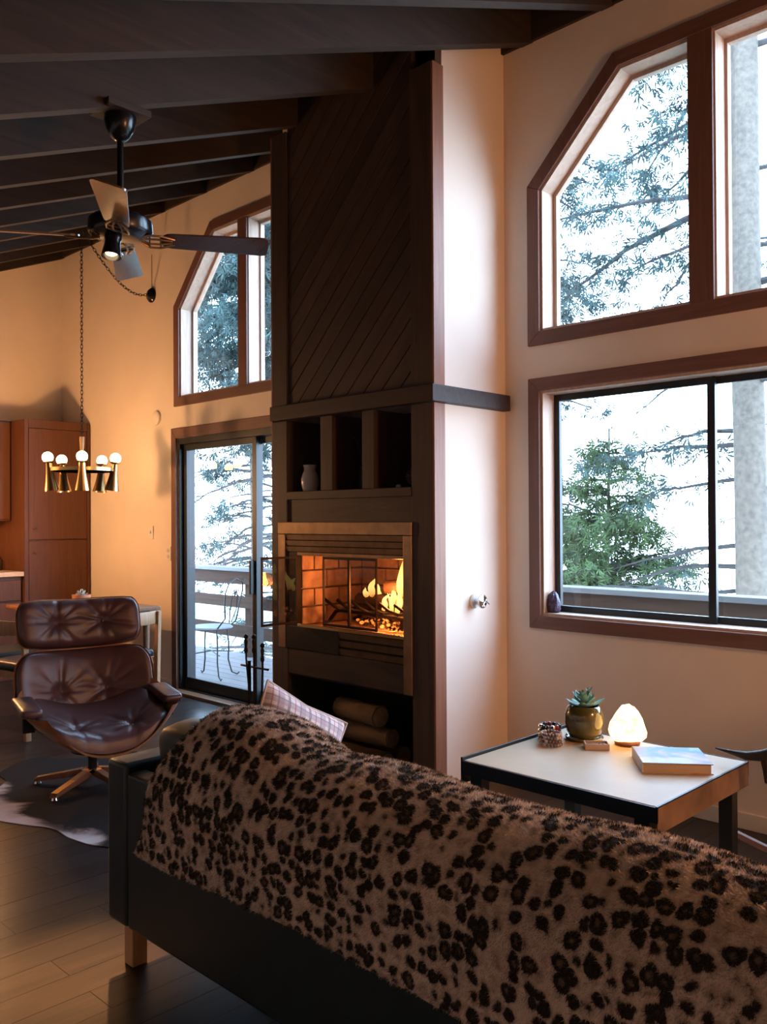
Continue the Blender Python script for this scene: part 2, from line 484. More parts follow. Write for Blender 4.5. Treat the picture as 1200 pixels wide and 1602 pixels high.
# chimney breast sides
for nm, xa, xb in (('wall_chimney', XC - .045, XC), ('wall_chimney_2', XCL, XCL + .045)):
    struct(G().box(xa, xb, YF + .09, YW + .001, 0, 4.26).build(nm, MAT['wall']))

# ================================================================== FIREPLACE (built in)
fp = thing('fireplace', 'dark wood fireplace wall with diagonal boards, cubbies and a brass framed firebox', 'fireplace', (-3.563, YF, 0))
RW, RWV = MAT['redwood'], MAT['redwood_v']
ZTOP = 4.08
# upright frame boards
for x0, x1 in ((XCL, -4.072), (-3.062, XC + .001)):
    G().box(x0, x1, YF, YF + .03, .0, 1.996).build('front_post', RWV, fp, bevel=.003)
    G().box(x0, x1, YF, YF + .03, 2.082, 3.735).build('front_post', RWV, fp, bevel=.003)
MAT['sidetrim'] = wood('side_trim_wood', (.20, .085, .05), (.33, .15, .09), 'z', .5, .05)
G().box(XC, XC + .014, YF + .002, YF + .088, 0, 1.996).build('side_trim', MAT['sidetrim'], fp, bevel=.003)
G().box(XC, XC + .014, YF + .002, YF + .088, 2.082, 3.735).build('side_trim', MAT['sidetrim'], fp, bevel=.003)
G().box(XCL - .014, XCL, YF + .002, YF + .088, 0, 3.735).build('side_trim', MAT['sidetrim'], fp, bevel=.003)
# diagonal boards of the chimney face
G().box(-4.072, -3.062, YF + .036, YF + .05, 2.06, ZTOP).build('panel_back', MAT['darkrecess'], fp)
bw = .098
s = (-4.072 - ZTOP) / sqrt(2)
e = (-3.062 - 2.082) / sqrt(2)
k = 0
s0 = s
while s0 < e:
    poly = [(-4.072, 2.082), (-3.062, 2.082), (-3.062, ZTOP), (-4.072, ZTOP)]
    r2 = 1 / sqrt(2)
    poly = clip(poly, r2, -r2, s0 + bw - .004)
    if poly: poly = clip(poly, -r2, r2, -s0)
    if len(poly) >= 3:
        a = Vector((-s0 * r2, 0)); pv = YF + .012 + .003 * random.random()
        # board modelled lying along local x so that its grain follows its length
        cx = sum(p[0] for p in poly) / len(poly); cz = sum(p[1] for p in poly) / len(poly)
        loc = [((p[0] - cx) * r2 + (p[1] - cz) * r2, -(p[0] - cx) * r2 + (p[1] - cz) * r2) for p in poly]
        o = G().prism(loc, 0, .024).build('diagonal_board', RW, fp, world=False, bevel=.003)
        o.location = Vector((cx, pv, cz)) - fp.location; o.rotation_euler = (0, -pi / 4, 0)
    s0 += bw
# mantel with its return along the side
G().prism([(-4.172, YF - .05), (XC + .05, YF - .05), (XC + .05, YW - .02), (XC + .001, YW - .02), (XC + .001, YF + .004), (-4.172, YF + .004)], 1.996, 2.082, 'xy').build('mantel', RW, fp, bevel=.004)
# cubbies
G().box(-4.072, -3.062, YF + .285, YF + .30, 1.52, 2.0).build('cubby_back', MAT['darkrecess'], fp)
for x0, x1 in ((-3.775, -3.677), (-3.433, -3.344)):
    G().box(x0, x1, YF + .006, YF + .285, 1.57, 1.996).build('cubby_divider', RWV, fp, bevel=.002)
for x0, x1 in ((-4.085, -4.070), (-3.064, -3.050)):
    G().box(x0, x1, YF + .03, YF + .285, 1.57, 1.996).build('cubby_side', RWV, fp)
G().box(-4.070, -3.064, YF - .004, YF + .285, 1.522, 1.57).build('cubby_shelf', RW, fp, bevel=.003)
G().box(-4.072, -3.062, YF + .012, YF + .03, 1.389, 1.522).build('lintel_panel', RW, fp)
# insert: brass frame and louvers
BR, DB = MAT['brass'], MAT['darkbrass']
G().box(-4.146, -3.054, YF - .012, YF + .012, 1.318, 1.389).build('brass_head', DB, fp, bevel=.003)
G().box(-3.117, -3.056, YF - .010, YF + .012, .49, 1.318).build('brass_upright', DB, fp, bevel=.003)
G().box(-4.146, -4.085, YF - .010, YF + .012, .64, 1.318).build('brass_upright', DB, fp, bevel=.003)
def slat(x0, x1, z0, z1, y0, y1, mt):
    G().prism([(y0, z0), (y0 + .004, z0), (y1 + .004, z1), (y1, z1)], x0, x1, 'yz').build('louver_slat', mt, fp)
G().box(-4.085, -3.117, YF + .045, YF + .05, .63, 1.318).build('louver_back', MAT['soot'], fp) if False else None
for z0 in (1.215, 1.250, 1.285):
    slat(-4.085, -3.117, z0, z0 + .030, YF + .002, YF - .003, DB)
for z0 in (.645, .690, .735):
    slat(-3.62, -3.117, z0, z0 + .034, YF + .003, YF - .003, DB)
G().box(-4.085, -3.62, YF - .006, YF + .012, .64, .775).build('iron_plate', MAT['iron'], fp, bevel=.004)  # plain black plate over the left half of the lower band
G().box(-4.085, -3.117, YF + .013, YF + .02, .64, .775).box(-4.085, -3.117, YF + .013, YF + .02, 1.21, 1.318).build('louver_backing', MAT['soot'], fp)
G().box(-4.085, -3.98, YF + .002, YF + .03, .775, 1.212).build('black_jamb', MAT['iron'], fp)
G().box(-3.98, -3.117, YF - .002, YF + .02, .772, .792).build('firebox_sill', BR, fp, bevel=.002)
G().box(-3.98, -3.117, YF + .0, YF + .02, 1.193, 1.212).build('firebox_head', DB, fp, bevel=.002)
G().box(-4.072, -3.062, YF + .004, YF + .03, .49, .64).build('lower_panel', RW, fp, bevel=.003)
# firebox lined with bricks
FBY = 3.90
fb = G().box(-4.04, -3.06, FBY + .03, FBY + .04, .70, 1.36).box(-4.05, -4.035, YF + .03, FBY + .04, .70, 1.36).box(-3.065, -3.05, YF + .03, FBY + .04, .70, 1.36).box(-4.05, -3.05, YF + .03, FBY + .04, 1.35, 1.36).box(-4.05, -3.05, YF + .03, FBY + .04, .76, .774).build('firebox', MAT['mortar'], fp)
bh = .108
def bricks(axis, c, a0, a1, bl):
    r = 0; z = .776
    while z < 1.30:
        a = a0 - (bl / 2 if r % 2 else 0)
        while a < a1:
            p, q = max(a, a0) + .004, min(a + bl, a1) - .004
            if q - p > .02:
                d = .003 * random.random()
                if axis == 'x': g = G().box(c[0] + d, c[1] + d, p, q, z + .004, z + bh - .004)
                else: g = G().box(p, q, c[0] + d, c[1] + d, z + .004, z + bh - .004)
                g.build('brick', MAT['brick'], fb, bevel=.004, seg=1)
            a += bl
        z += bh; r += 1
bricks('x', (-4.032, -3.985), YF + .04, FBY, .20)
bricks('x', (-3.115, -3.068), YF + .04, FBY, .20)
bricks('y', (FBY - .03, FBY + .02), -3.98, -3.118, .215)
# log niche under the firebox
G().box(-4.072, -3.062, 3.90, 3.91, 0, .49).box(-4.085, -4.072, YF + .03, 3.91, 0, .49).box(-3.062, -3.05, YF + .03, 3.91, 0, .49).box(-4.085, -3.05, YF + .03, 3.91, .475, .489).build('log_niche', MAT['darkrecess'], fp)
# open glass fire doors
for xa, ya, ang, nm in ((-3.975, YF - .004, -92, 0), (-3.125, YF + .03, 0, 1)):
    pass
def fire_door(hx, hy, ang, wd, z0=.795, z1=1.19):
    m = Matrix.Rotation(radians(ang), 4, 'Z'); m.translation = (hx, hy, 0)
    t = .012; fw = .006
    f = G().box(0, wd, -t / 2, t / 2, z0, z0 + .014).box(0, wd, -t / 2, t / 2, z1 - .014, z1).box(0, fw, -t / 2, t / 2, z0 + .014, z1 - .014).box(wd - fw, wd, -t / 2, t / 2, z0 + .014, z1 - .014).xf(m).build('fire_door', MAT['iron'], fp)
    G().box(.012, wd - .008, -.003, .003, z0 + .013, z1 - .013).xf(m).build('door_pane', MAT['tint'], f)
fire_door(-3.972, YF - .012, -90, .26)
fire_door(-3.972 + .012, YF + .012, -12, .01) if False else None
fire_door(-3.548, YF + .014, 0, .215)
fire_door(-3.765, YF + .014, 0, .215)
# ================================================================== SOFA
sofa = thing('sofa', 'black leather sofa on square wooden legs seen from behind under the leopard throw', 'sofa', (-1.48, 1.78, 0))
LB = MAT['leather_b']
SX0, SX1, SY0, SY1 = -2.55, -.36, 1.362, 2.17
def arm(x0, x1):
    prof = [(SY0, .16), (SY1 - .02, .16), (SY1, .18), (SY1, .575)]
    prof += [(SY1 - .07 + .07 * cos(a), .59 + .07 * sin(a)) for a in [radians(k) for k in range(10, 91, 16)]]
    prof += [(SY0, .66)]
    return G().prism(prof, x0, x1, 'yz')
arm(SX0, SX0 + .115).build('arm', LB, sofa, smooth=True, bevel=.014, seg=3)
arm(SX1 - .115, SX1).build('arm', LB, sofa, smooth=True, bevel=.014, seg=3)
G().box(SX0 + .117, SX1 - .117, SY0 + .002, SY0 + .07, .16, .635).build('back_panel', LB, sofa, bevel=.012, seg=3)
G().box(SX0 + .117, SX1 - .117, SY0 + .072, SY1 - .02, .16, .28).build('base_frame', LB, sofa, bevel=.008)
for x in (SX0 + .004, SX1 - .13):
    for y in (SY0 + .056, SY1 - .09):
        G().box(x, x + .052, y, y + .052, 0, .16).build('leg', MAT['oak'], sofa, bevel=.003)
def cushion(w, d, h, puff=.035, n=14, p=5):
    """rounded box cushion centred on origin"""
    g = G()
    def sphere_box(u, v):
        th = 2 * pi * u; ph = pi * (v - .5)
        def sp(c, e): return math.copysign(abs(c) ** e, c)
        cx, sx = cos(th), sin(th); cz, sz = cos(ph), sin(ph)
        e1 = .28; e2 = .38
        x = sp(cz, e2) * sp(cx, e1); y = sp(cz, e2) * sp(sx, e1); z = sp(sz, e2)
        return Vector((x * w / 2, y * d / 2, z * h / 2 * (1 + puff * 4 * (1 - x * x) * (1 - y * y))))
    g.grid(sphere_box, 4 * n, n + 1, closed_u=True)
    return g
cw = (SX1 - SX0 - .234) / 3
for i in range(3):
    cx = SX0 + .117 + cw * (i + .5)
    g = cushion(cw - .004, .62, .17); g.xf(Matrix.Translation((cx, SY0 + .075 + .10 + .31, .365))); g.build('seat_cushion', LB, sofa, smooth=True, angle=180)
    g = cushion(cw - .004, .40, .16, .03)
    g.xf(Matrix.Translation((cx, SY0 + .182, .585 if i == 0 else .548)) @ Matrix.Rotation(radians(90 + 9), 4, 'X')); g.build('back_cushion', LB, sofa, smooth=True, angle=180)

# ------------------------------------------------------------------ leopard throw
def leopard():
    m, t, b = nodes('leopard_fur')
    b.inputs['Roughness'].default_value = .85; b.inputs['Specular IOR Level'].default_value = .15
    b.inputs['Sheen Weight'].default_value = .35; b.inputs['Sheen Roughness'].default_value = .4
    uv = N(t, 'ShaderNodeUVMap')
    nz = N(t, 'ShaderNodeTexNoise', ins={'Scale': 22.0, 'Detail': 2.0})
    t.links.new(uv.outputs[0], nz.inputs['Vector'])
    ma = N(t, 'ShaderNodeVectorMath', operation='MULTIPLY_ADD'); ma.inputs[1].default_value = (.030, .030, .0)
    t.links.new(nz.outputs['Color'], ma.inputs[0]); t.links.new(uv.outputs[0], ma.inputs[2])
    vo = N(t, 'ShaderNodeTexVoronoi', ins={'Scale': 30.0, 'Randomness': .62}); t.links.new(ma.outputs[0], vo.inputs['Vector'])
    n2 = N(t, 'ShaderNodeTexNoise', ins={'Scale': 75.0, 'Detail': 3.0}); t.links.new(uv.outputs[0], n2.inputs['Vector'])
    a2 = N(t, 'ShaderNodeMath', operation='MULTIPLY_ADD'); a2.inputs[1].default_value = .22; 
    t.links.new(n2.outputs[0], a2.inputs[0]); t.links.new(vo.outputs['Distance'], a2.inputs[2])
    r = ramp(t, a2.outputs[0], [(.20, (.20, .14, .105)), (.29, (.11, .075, .055)), (.35, (.024, .020, .018)), (.575, (.030, .024, .021)), (.64, (.52, .42, .35)), (.80, (.76, .64, .55))])
    n3 = N(t, 'ShaderNodeTexNoise', ins={'Scale': 3.0, 'Detail': 2.0}); t.links.new(uv.outputs[0], n3.inputs['Vector'])
    r3 = ramp(t, n3.outputs[0], [(.3, (.75, .75, .75)), (.7, (1, 1, 1))])
    mx = N(t, 'ShaderNodeMix', data_type='RGBA', blend_type='MULTIPLY'); mx.inputs[0].default_value = 1
    t.links.new(r.outputs[0], mx.inputs[6]); t.links.new(r3.outputs[0], mx.inputs[7]); t.links.new(mx.outputs[2], b.inputs['Base Color'])
    return m
MAT['leopard'] = leopard()
# profile in (y, z, arc) from the rear hem over the top to the front hem
def smooth_profile(pts, n):
    P = [Vector(p) for p in pts]; out = []
    for i in range(len(P) - 1):
        p0, p1, p2, p3 = P[max(0, i - 1)], P[i], P[i + 1], P[min(len(P) - 1, i + 2)]
        for k in range(n):
            t = k / n
            out.append(.5 * ((2 * p1) + (-p0 + p2) * t + (2 * p0 - 5 * p1 + 4 * p2 - p3) * t * t + (-p0 + 3 * p1 - 3 * p2 + p3) * t ** 3))
    out.append(P[-1]); return out
tp = smooth_profile([(1.342, .43), (1.340, .54), (1.338, .63), (1.368, .70), (1.412, .748), (1.472, .782), (1.55, .786), (1.635, .752), (1.665, .70), (1.68, .60)], 6)
arc = [0]
for i in range(1, len(tp)): arc.append(arc[-1] + (tp[i] - tp[i - 1]).length)
NU, NV = 150, len(tp)
def hn(x, y):
    return sin(x * 3.1 + 1.3 * sin(y * 4)) * .5 + sin(x * 7.7 + y * 5 + 1) * .3 + sin(x * 17 - y * 9) * .14
def throw_pt(u, v):
    j = v * (NV - 1); j0 = min(int(j), NV - 2); fr = j - j0
    p = tp[j0] * (1 - fr) + tp[j0 + 1] * fr; a = arc[j0] * (1 - fr) + arc[j0 + 1] * fr
    tn = (tp[min(j0 + 1, NV - 1)] - tp[max(j0 - 1, 0)]).normalized(); nr = Vector((-tn.y, tn.x))
    xl = -2.345 + .26 * min(1, a / .5) + .10 * max(0, a - .5) + .012 * sin(a * 22)
    x = xl + (SX1 + .02 - xl) * u
    d = .010 + .014 * hn(x, a) * (.4 + min(1, abs(a - .25) * 3))
    hem = .015 * sin(x * 5) * max(0, 1 - a / .2)
    cush = .018 * (cos((x - SX0 - .117) / cw * 2 * pi) * -.5 + .2) * exp(-((a - .52) / .2) ** 2)
    q = p + nr * (max(.004, d) + cush)
    bump = .046 * max(0, min(1, (-1.72 - x) / .18)) * min(1, max(0, (a - .18) / .2))
    return Vector((x, q.x, q.y - hem + bump)), x, a
g = G(); uvs = []
for j in range(NV):
    for i in range(NU):
        P, x, a = throw_pt(i / (NU - 1), j / (NV - 1)); g.v.append(tuple(P)); uvs.append((x, a))
for j in range(NV - 1):
    for i in range(NU - 1):
        g.f.append((j * NU + i, j * NU + i + 1, (j + 1) * NU + i + 1, (j + 1) * NU + i))
throw = g.build('throw_blanket', MAT['leopard'], None, smooth=True, angle=180, normals=False)
def set_uv(o, uvs):
    me = o.data; ul = me.uv_layers.new(name='UVMap')
    idx = np.empty(len(me.loops), dtype=np.int32); me.loops.foreach_get('vertex_index', idx)
    ul.data.foreach_set('uv', np.array(uvs, dtype=np.float32)[idx].ravel())
set_uv(throw, uvs)
md = throw.modifiers.new('thick', 'SOLIDIFY'); md.thickness = .008; md.offset = -1
tag(throw, 'leopard print fur throw draped over the back of the black leather sofa', 'throw blanket')
# pile of the fur: fine blades that carry the same print
def fur_pile(n):
    u = RNG.random(n); v = RNG.random(n) ** .9
    V = np.array(g.v).reshape(NV, NU, 3); U = np.array(uvs).reshape(NV, NU, 2)
    fi = u * (NU - 1.001); fj = v * (NV - 1.001); i = fi.astype(int); j = fj.astype(int); a = (fi - i)[:, None]; b = (fj - j)[:, None]
    def L(A): return (A[j, i] * (1 - a) + A[j, i + 1] * a) * (1 - b) + (A[j + 1, i] * (1 - a) + A[j + 1, i + 1] * a) * b
    P = L(V); T = L(U)
    du = V[j, i + 1] - V[j, i]; dv = V[j + 1, i] - V[j, i]
    nr = np.cross(du, dv); nr /= np.linalg.norm(nr, axis=1)[:, None] + 1e-9
    nr *= -1 if nr[:, 2].mean() < 0 else 1
    dv /= np.linalg.norm(dv, axis=1)[:, None] + 1e-9
    dirn = nr * .75 - dv * .55 * np.sign((v < .62) - .5)[:, None] + RNG.normal(0, .45, (n, 3)); dirn /= np.linalg.norm(dirn, axis=1)[:, None]
    side = np.cross(dirn, RNG.normal(0, 1, (n, 3))); side /= np.linalg.norm(side, axis=1)[:, None]
    ln = RNG.uniform(.005, .0105, n)[:, None]; wd = .0011
    vv = np.stack([P - side * wd, P + side * wd, P + dirn * ln], 1).reshape(-1, 3)
    me = bpy.data.meshes.new('fur_pile')
    me.vertices.add(3 * n); me.loops.add(3 * n); me.polygons.add(n)
    me.vertices.foreach_set('co', vv.astype(np.float32).ravel())
    me.loops.foreach_set('vertex_index', np.arange(3 * n, dtype=np.int32))
    me.polygons.foreach_set('loop_start', np.arange(0, 3 * n, 3, dtype=np.int32))
    me.polygons.foreach_set('loop_total', np.full(n, 3, dtype=np.int32))
    me.update()
    ul = me.uv_layers.new(name='UVMap'); ul.data.foreach_set('uv', np.repeat(T, 3, 0).astype(np.float32).ravel())
    me.materials.append(MAT['leopard'])
    o = bpy.data.objects.new('fur_pile', me); COL.objects.link(o); o.parent = throw; o['kind'] = 'stuff'
fur_pile(170000)

# ------------------------------------------------------------------ plaid cushion leaning on the far arm of the sofa
def plaid():
    m, t, b = nodes('plaid_wool')
    b.inputs['Roughness'].default_value = .9; b.inputs['Sheen Weight'].default_value = .2
    uv = N(t, 'ShaderNodeUVMap'); sp = N(t, 'ShaderNodeSeparateXYZ'); t.links.new(uv.outputs[0], sp.inputs[0])
    base = None
    def stripe(sock, freq, ph, w0):
        a = N(t, 'ShaderNodeMath', operation='MULTIPLY_ADD'); a.inputs[1].default_value = freq; a.inputs[2].default_value = ph
        t.links.new(sock, a.inputs[0]); f = N(t, 'ShaderNodeMath', operation='FRACT'); t.links.new(a.outputs[0], f.inputs[0])
        l = N(t, 'ShaderNodeMath', operation='LESS_THAN'); l.inputs[1].default_value = w0; t.links.new(f.outputs[0], l.inputs[0]); return l.outputs[0]
    cur = None
    specs = [('X', 4, .1, .10, (.06, .05, .07)), ('Y', 4, .1, .10, (.06, .05, .07)), ('X', 4, .55, .30, (.40, .30, .36)), ('Y', 4, .55, .30, (.40, .30, .36)),
             ('X', 8, .02, .05, (.04, .04, .06)), ('Y', 8, .02, .05, (.04, .04, .06)), ('X', 4, .78, .05, (.42, .06, .08)), ('Y', 4, .78, .05, (.42, .06, .08))]
    col = N(t, 'ShaderNodeRGB'); col.outputs[0].default_value = (.72, .66, .66, 1); cur = col.outputs[0]
    for ax, fq, ph, ww, c in specs:
        s_ = stripe(sp.outputs[ax], fq, ph, ww)
        k = N(t, 'ShaderNodeMath', operation='MULTIPLY'); k.inputs[1].default_value = .62; t.links.new(s_, k.inputs[0])
        mx = N(t, 'ShaderNodeMix', data_type='RGBA'); t.links.new(k.outputs[0], mx.inputs[0]); t.links.new(cur, mx.inputs[6]); mx.inputs[7].default_value = c3(c); cur = mx.outputs[2]
    t.links.new(cur, b.inputs['Base Color']); return m
def pillow(name, w, h, th, mt, m, n=22):
    g = G(); uvs = []
    for sgn in (1, -1):
        base = len(g.v)
        for j in range(n):
            for i in range(n):
                u, v = i / (n - 1) * 2 - 1, j / (n - 1) * 2 - 1
                pin = 1 - .07 * (1 - abs(u)) * 0 
                x = w / 2 * u * (1 - .10 * (1 - u * u) ** 0 * (1 - abs(v)) * abs(u) * .9); y = h / 2 * v * (1 - .10 * (1 - abs(u)) * abs(v) * .9)
                z = sgn * th / 2 * ((1 - abs(u) ** 2.4) * (1 - abs(v) ** 2.4)) ** .55
                g.v.append((x, y, z)); uvs.append((u * .5 + .5, v * .5 + .5))
        for j in range(n - 1):
            for i in range(n - 1):
                q = (base + j * n + i, base + j * n + i + 1, base + (j + 1) * n + i + 1, base + (j + 1) * n + i)
                g.f.append(q if sgn > 0 else q[::-1])
    o = g.build(name, mt, None, smooth=True, angle=180, normals=False)
    set_uv(o, uvs); o.matrix_world = m
    return o
# leaning against the inside of the arm: its face looks along +x
mrot = Matrix.Translation((-2.27, 1.885, .635)) @ Matrix.Rotation(radians(-6), 4, 'Z') @ Matrix.Rotation(radians(72), 4, 'Y') @ Matrix.Rotation(radians(-33), 4, 'Z')
pl = pillow('plaid_cushion', .345, .345, .14, plaid(), mrot)
tag(pl, 'plaid wool cushion in pale grey and rose leaning on the sofa arm', 'cushion')
gp = G()
pp = []
for k in range(48):
    a = k / 48 * 4; e = int(a) % 4; f = (a - int(a)) * 2 - 1
    u, v = [(f, -1), (1, f), (-f, 1), (-1, -f)][e]
    pp.append((.1725 * u * (1 - .09 * (1 - abs(v)) * abs(u)), .1725 * v * (1 - .09 * (1 - abs(u)) * abs(v)), 0))
gp.tube(pp + [pp[0]], .005, 6).build('piping', plain('pale_piping', (.55, .48, .46), .7), pl, smooth=True, world=False)

# ================================================================== LOUNGE CHAIR
LBX = plain('brown_leather', (.078, .034, .034), .36, var=.2, scale=9, bump=.10, bscale=240, spec=.55)
lc = thing('lounge_chair', 'brown leather lounge chair with moulded plywood shells and button tufting', 'lounge chair', (-4.40, 2.26, .005), radians(-13))
def sheet(w, h, wrap, corner, bulge, nu=40, nv=26, off=0.0, curve=0.0, buttons=(), thick=0.0, depth=.03, power=.5):
    """curved pad or shell: local (side=y, up=z, forward=x)"""
    def fn(u, v):
        a, b = u * 2 - 1, v * 2 - 1
        y = w / 2 * a * sqrt(max(0, 1 - corner * b ** 4)); z = h / 2 * b * sqrt(max(0, 1 - corner * a ** 4))
        x = wrap * (abs(a) ** 2.2) + curve * b * b + off
        if bulge:
            e = max(0, (1 - abs(a) ** 6) * (1 - abs(b) ** 6)) ** power
            x += bulge * e
            for (ba, bb) in buttons:
                dy, dz = (a - ba) * w / 2, (b - bb) * h / 2; r = sqrt(dy * dy + dz * dz)
                x -= depth * exp(-(r / .035) ** 2)
                th = math.atan2(dz, dy)
                x -= .007 * (abs(cos(th * 4 + .6 + ba)) ** 10) * exp(-((r - .05) / .09) ** 2)
                x -= .005 * (abs(cos(th * 2.5 + 1.9 * ba)) ** 16) * exp(-((r - .08) / .12) ** 2)
        return Vector((x, y, z))
    return fn
def pad(w, h, wrap, corner, bulge, m, name, mt, parent, buttons=(), curve=0.0, shell=None):
    g = G(); f = sheet(w, h, wrap, corner, bulge, curve=curve, buttons=buttons); bk = sheet(w, h, wrap, corner, 0, curve=curve)
    g.grid(f, 64, 44)
    g.grid(lambda u, v: bk(1 - u, v), 64, 44)
    g.xf(m)
    o = g.build(name, mt, parent, smooth=True, angle=180, world=False, weld=True)
    for (ba, bb) in buttons:
        p = f((ba + 1) / 2, (bb + 1) / 2); q = m @ p
        b_ = G().ball((0, 0, 0), .011, 10, .6); b_.xf(Matrix.Translation(q) @ m.to_quaternion().to_matrix().to_4x4() @ Matrix.Rotation(radians(90), 4, 'Y')); b_.build('button', mt, o, smooth=True, world=False)
    return o
def shellpart(w, h, wrap, corner, m, name, parent, curve=0.0, th=.012):
    g = G(); f = sheet(w, h, wrap, corner, 0, curve=curve, off=0); k = sheet(w, h, wrap, corner, 0, curve=curve, off=-th)
    g.grid(f, 40, 24); g.grid(lambda u, v: k(1 - u, v), 40, 24)
    nb = 40 * 24
    rim = [j for j in range(40)] + [40 * r + 39 for r in range(1, 24)] + [40 * 23 + j for j in range(38, -1, -1)] + [40 * r for r in range(22, 0, -1)]
    def mate(i):
        r, c = divmod(i, 40); return nb + r * 40 + (39 - c)
    for a, b in zip(rim, rim[1:] + rim[:1]): g.f.append((a, b, mate(b), mate(a)))
    g.xf(m)
    return g.build(name, MAT['ply'], parent, smooth=True, angle=50, world=False)
def RX(loc, tilt): return Matrix.Translation(loc) @ Matrix.Rotation(radians(tilt), 4, 'Y')
# headrest, back and seat (tilt leans the top backwards)
mh = RX((-.30, 0, .820), -14); mb = RX((-.215, 0, .475), -17)
shellpart(.675, .285, .07, .22, mh, 'headrest_shell', lc)
pad(.66, .275, .07, .22, .075, mh @ Matrix.Translation((.003, 0, 0)), 'headrest_cushion', LBX, lc, buttons=((-.38, 0), (.38, 0)))
shellpart(.74, .44, .14, .30, mb, 'back_shell', lc)
pad(.72, .425, .14, .30, .075, mb @ Matrix.Translation((.003, 0, 0)), 'back_cushion', LBX, lc, buttons=((-.34, -.1), (.34, -.1)))
ms = RX((.12, 0, .262), -80) 
shellpart(.76, .60, .20, .34, ms, 'seat_shell', lc, curve=.03)
pad(.665, .56, .115, .34, .10, ms @ Matrix.Translation((.012, 0, -.01)), 'seat_cushion', LBX, lc, buttons=((-.42, -.45), (.42, -.45)), curve=.025)
for s in (-1, 1):
    # uprights joining back and headrest
    p0 = mb @ Vector((-.03, s * .15, .02)); p1 = mb @ Vector((-.035, s * .15, .19)); p2 = mh @ Vector((-.03, s * .15, .05))
    q = G(); d = (p2 - p0).normalized()
    q.obox((p0 + p2) / 2, .014, .045, (p2 - p0).length, Matrix.Rotation(math.atan2(d.x, d.z), 3, 'Y')); q.build('back_upright', MAT['walnut'], lc, world=False, bevel=.003)
    # arms: block under a leather pad
    mc = Matrix.Translation((.15, s * .352, .468)) @ Matrix.Rotation(radians(4), 4, 'Y')
    c = cushion(.31, .105, .045, .02, 8); c.xf(mc); c.build('arm_pad', LBX, lc, smooth=True, angle=180, world=False)
    G().box(0.095, .205, s * .352 - .03, s * .352 + .03, .35, .45).build('arm_block', MAT['black_metal'], lc, world=False, bevel=.006)
    G().box(0.081, .095, s * .352 - .012, s * .352 + .012, .395, .42).build('arm_bracket', MAT['chrome'], lc, world=False)
G().lathe([(.024, 0.06), (.024, .16), (.05, .165), (.05, .172), (.11, .18), (.11, .188)], (.03, 0, 0), 18).build('column', MAT['iron'], lc, smooth=True, world=False)
for k in range(5):
    a = radians(20 + 72 * k); c, s = cos(a), sin(a)
    m = Matrix.Translation((.03, 0, 0)) @ Matrix.Rotation(a, 4, 'Z')
    g = G().prism([(.02, .055), (.06, .085), (.30, .035), (.315, .018), (.29, .018), (.04, .05)], -.02, .02, 'xz'); g.xf(m)
    lg = g.build('base_leg', MAT['walnut'], lc, world=False, bevel=.003)
    g = G().prism([(.03, .0885), (.30, .038), (.30, .0355), (.03, .0860)], -.019, .019, 'xz'); g.xf(m); g.build('metal_cap', MAT['brass'], lg, world=False)
    g = G().lathe([(.016, 0), (.018, .004), (.012, .018)], (.295, 0, 0), 12); g.xf(m); g.build('glide', MAT['chrome'], lg, smooth=True, world=False)
# ------------------------------------------------------------------ cowhide
def cowhide():
    m, t, b = nodes('cowhide_hair'); b.inputs['Roughness'].default_value = .9; b.inputs['Specular IOR Level'].default_value = .1
    tc = N(t, 'ShaderNodeTexCoord'); n = N(t, 'ShaderNodeTexNoise', ins={'Scale': 2.2, 'Detail': 5.0, 'Distortion': .6}); t.links.new(tc.outputs['Object'], n.inputs['Vector'])
    sp = N(t, 'ShaderNodeSeparateXYZ'); t.links.new(tc.outputs['Object'], sp.inputs[0])
    a = N(t, 'ShaderNodeMath', operation='MULTIPLY_ADD'); a.inputs[1].default_value = 1.5; a.inputs[2].default_value = 1.08
    t.links.new(sp.outputs['Y'], a.inputs[0]); s = N(t, 'ShaderNodeMath', operation='ADD'); t.links.new(n.outputs[0], s.inputs[0]); t.links.new(a.outputs[0], s.inputs[1])
    r = ramp(t, s.outputs[0], [(.80, (.66, .53, .50)), (.90, (.50, .38, .34)), (.96, (.12, .075, .06)), (1.0, (.016, .011, .010))])
    t.links.new(r.outputs[0], b.inputs['Base Color']); return m
co = Vector((-4.15, 2.25))
rim = []
ctrl = [(-4.22, 1.66), (-4.02, 1.735), (-3.92, 1.785), (-3.83, 1.805), (-3.73, 1.800), (-3.65, 1.81), (-3.57, 1.826), (-3.46, 1.875), (-3.36, 1.93), (-3.28, 2.1), (-3.4, 2.3), (-3.45, 2.6), (-3.7, 2.85), (-4.1, 2.75), (-4.5, 2.85), (-4.85, 2.7), (-4.9, 2.45), (-5.1, 2.25), (-4.95, 2.0), (-4.75, 1.95), (-4.6, 1.80), (-4.4, 1.68)]
n = len(ctrl)
for i in range(n):
    p0, p1, p2, p3 = [Vector(ctrl[(i + k) % n]) for k in (-1, 0, 1, 2)]
    for k in range(4):
        tt = k / 4; rim.append(.5 * ((2 * p1) + (-p0 + p2) * tt + (2 * p0 - 5 * p1 + 4 * p2 - p3) * tt * tt + (-p0 + 3 * p1 - 3 * p2 + p3) * tt ** 3))
g = G().prism([(p.x - co.x, p.y - co.y) for p in rim], .0006, .0045, 'xy')
o = g.build('cowhide_rug', cowhide()); o.location = (co.x, co.y, 0)
tag(o, 'brown and white cowhide rug on the dark floor under the lounge chair', 'rug')
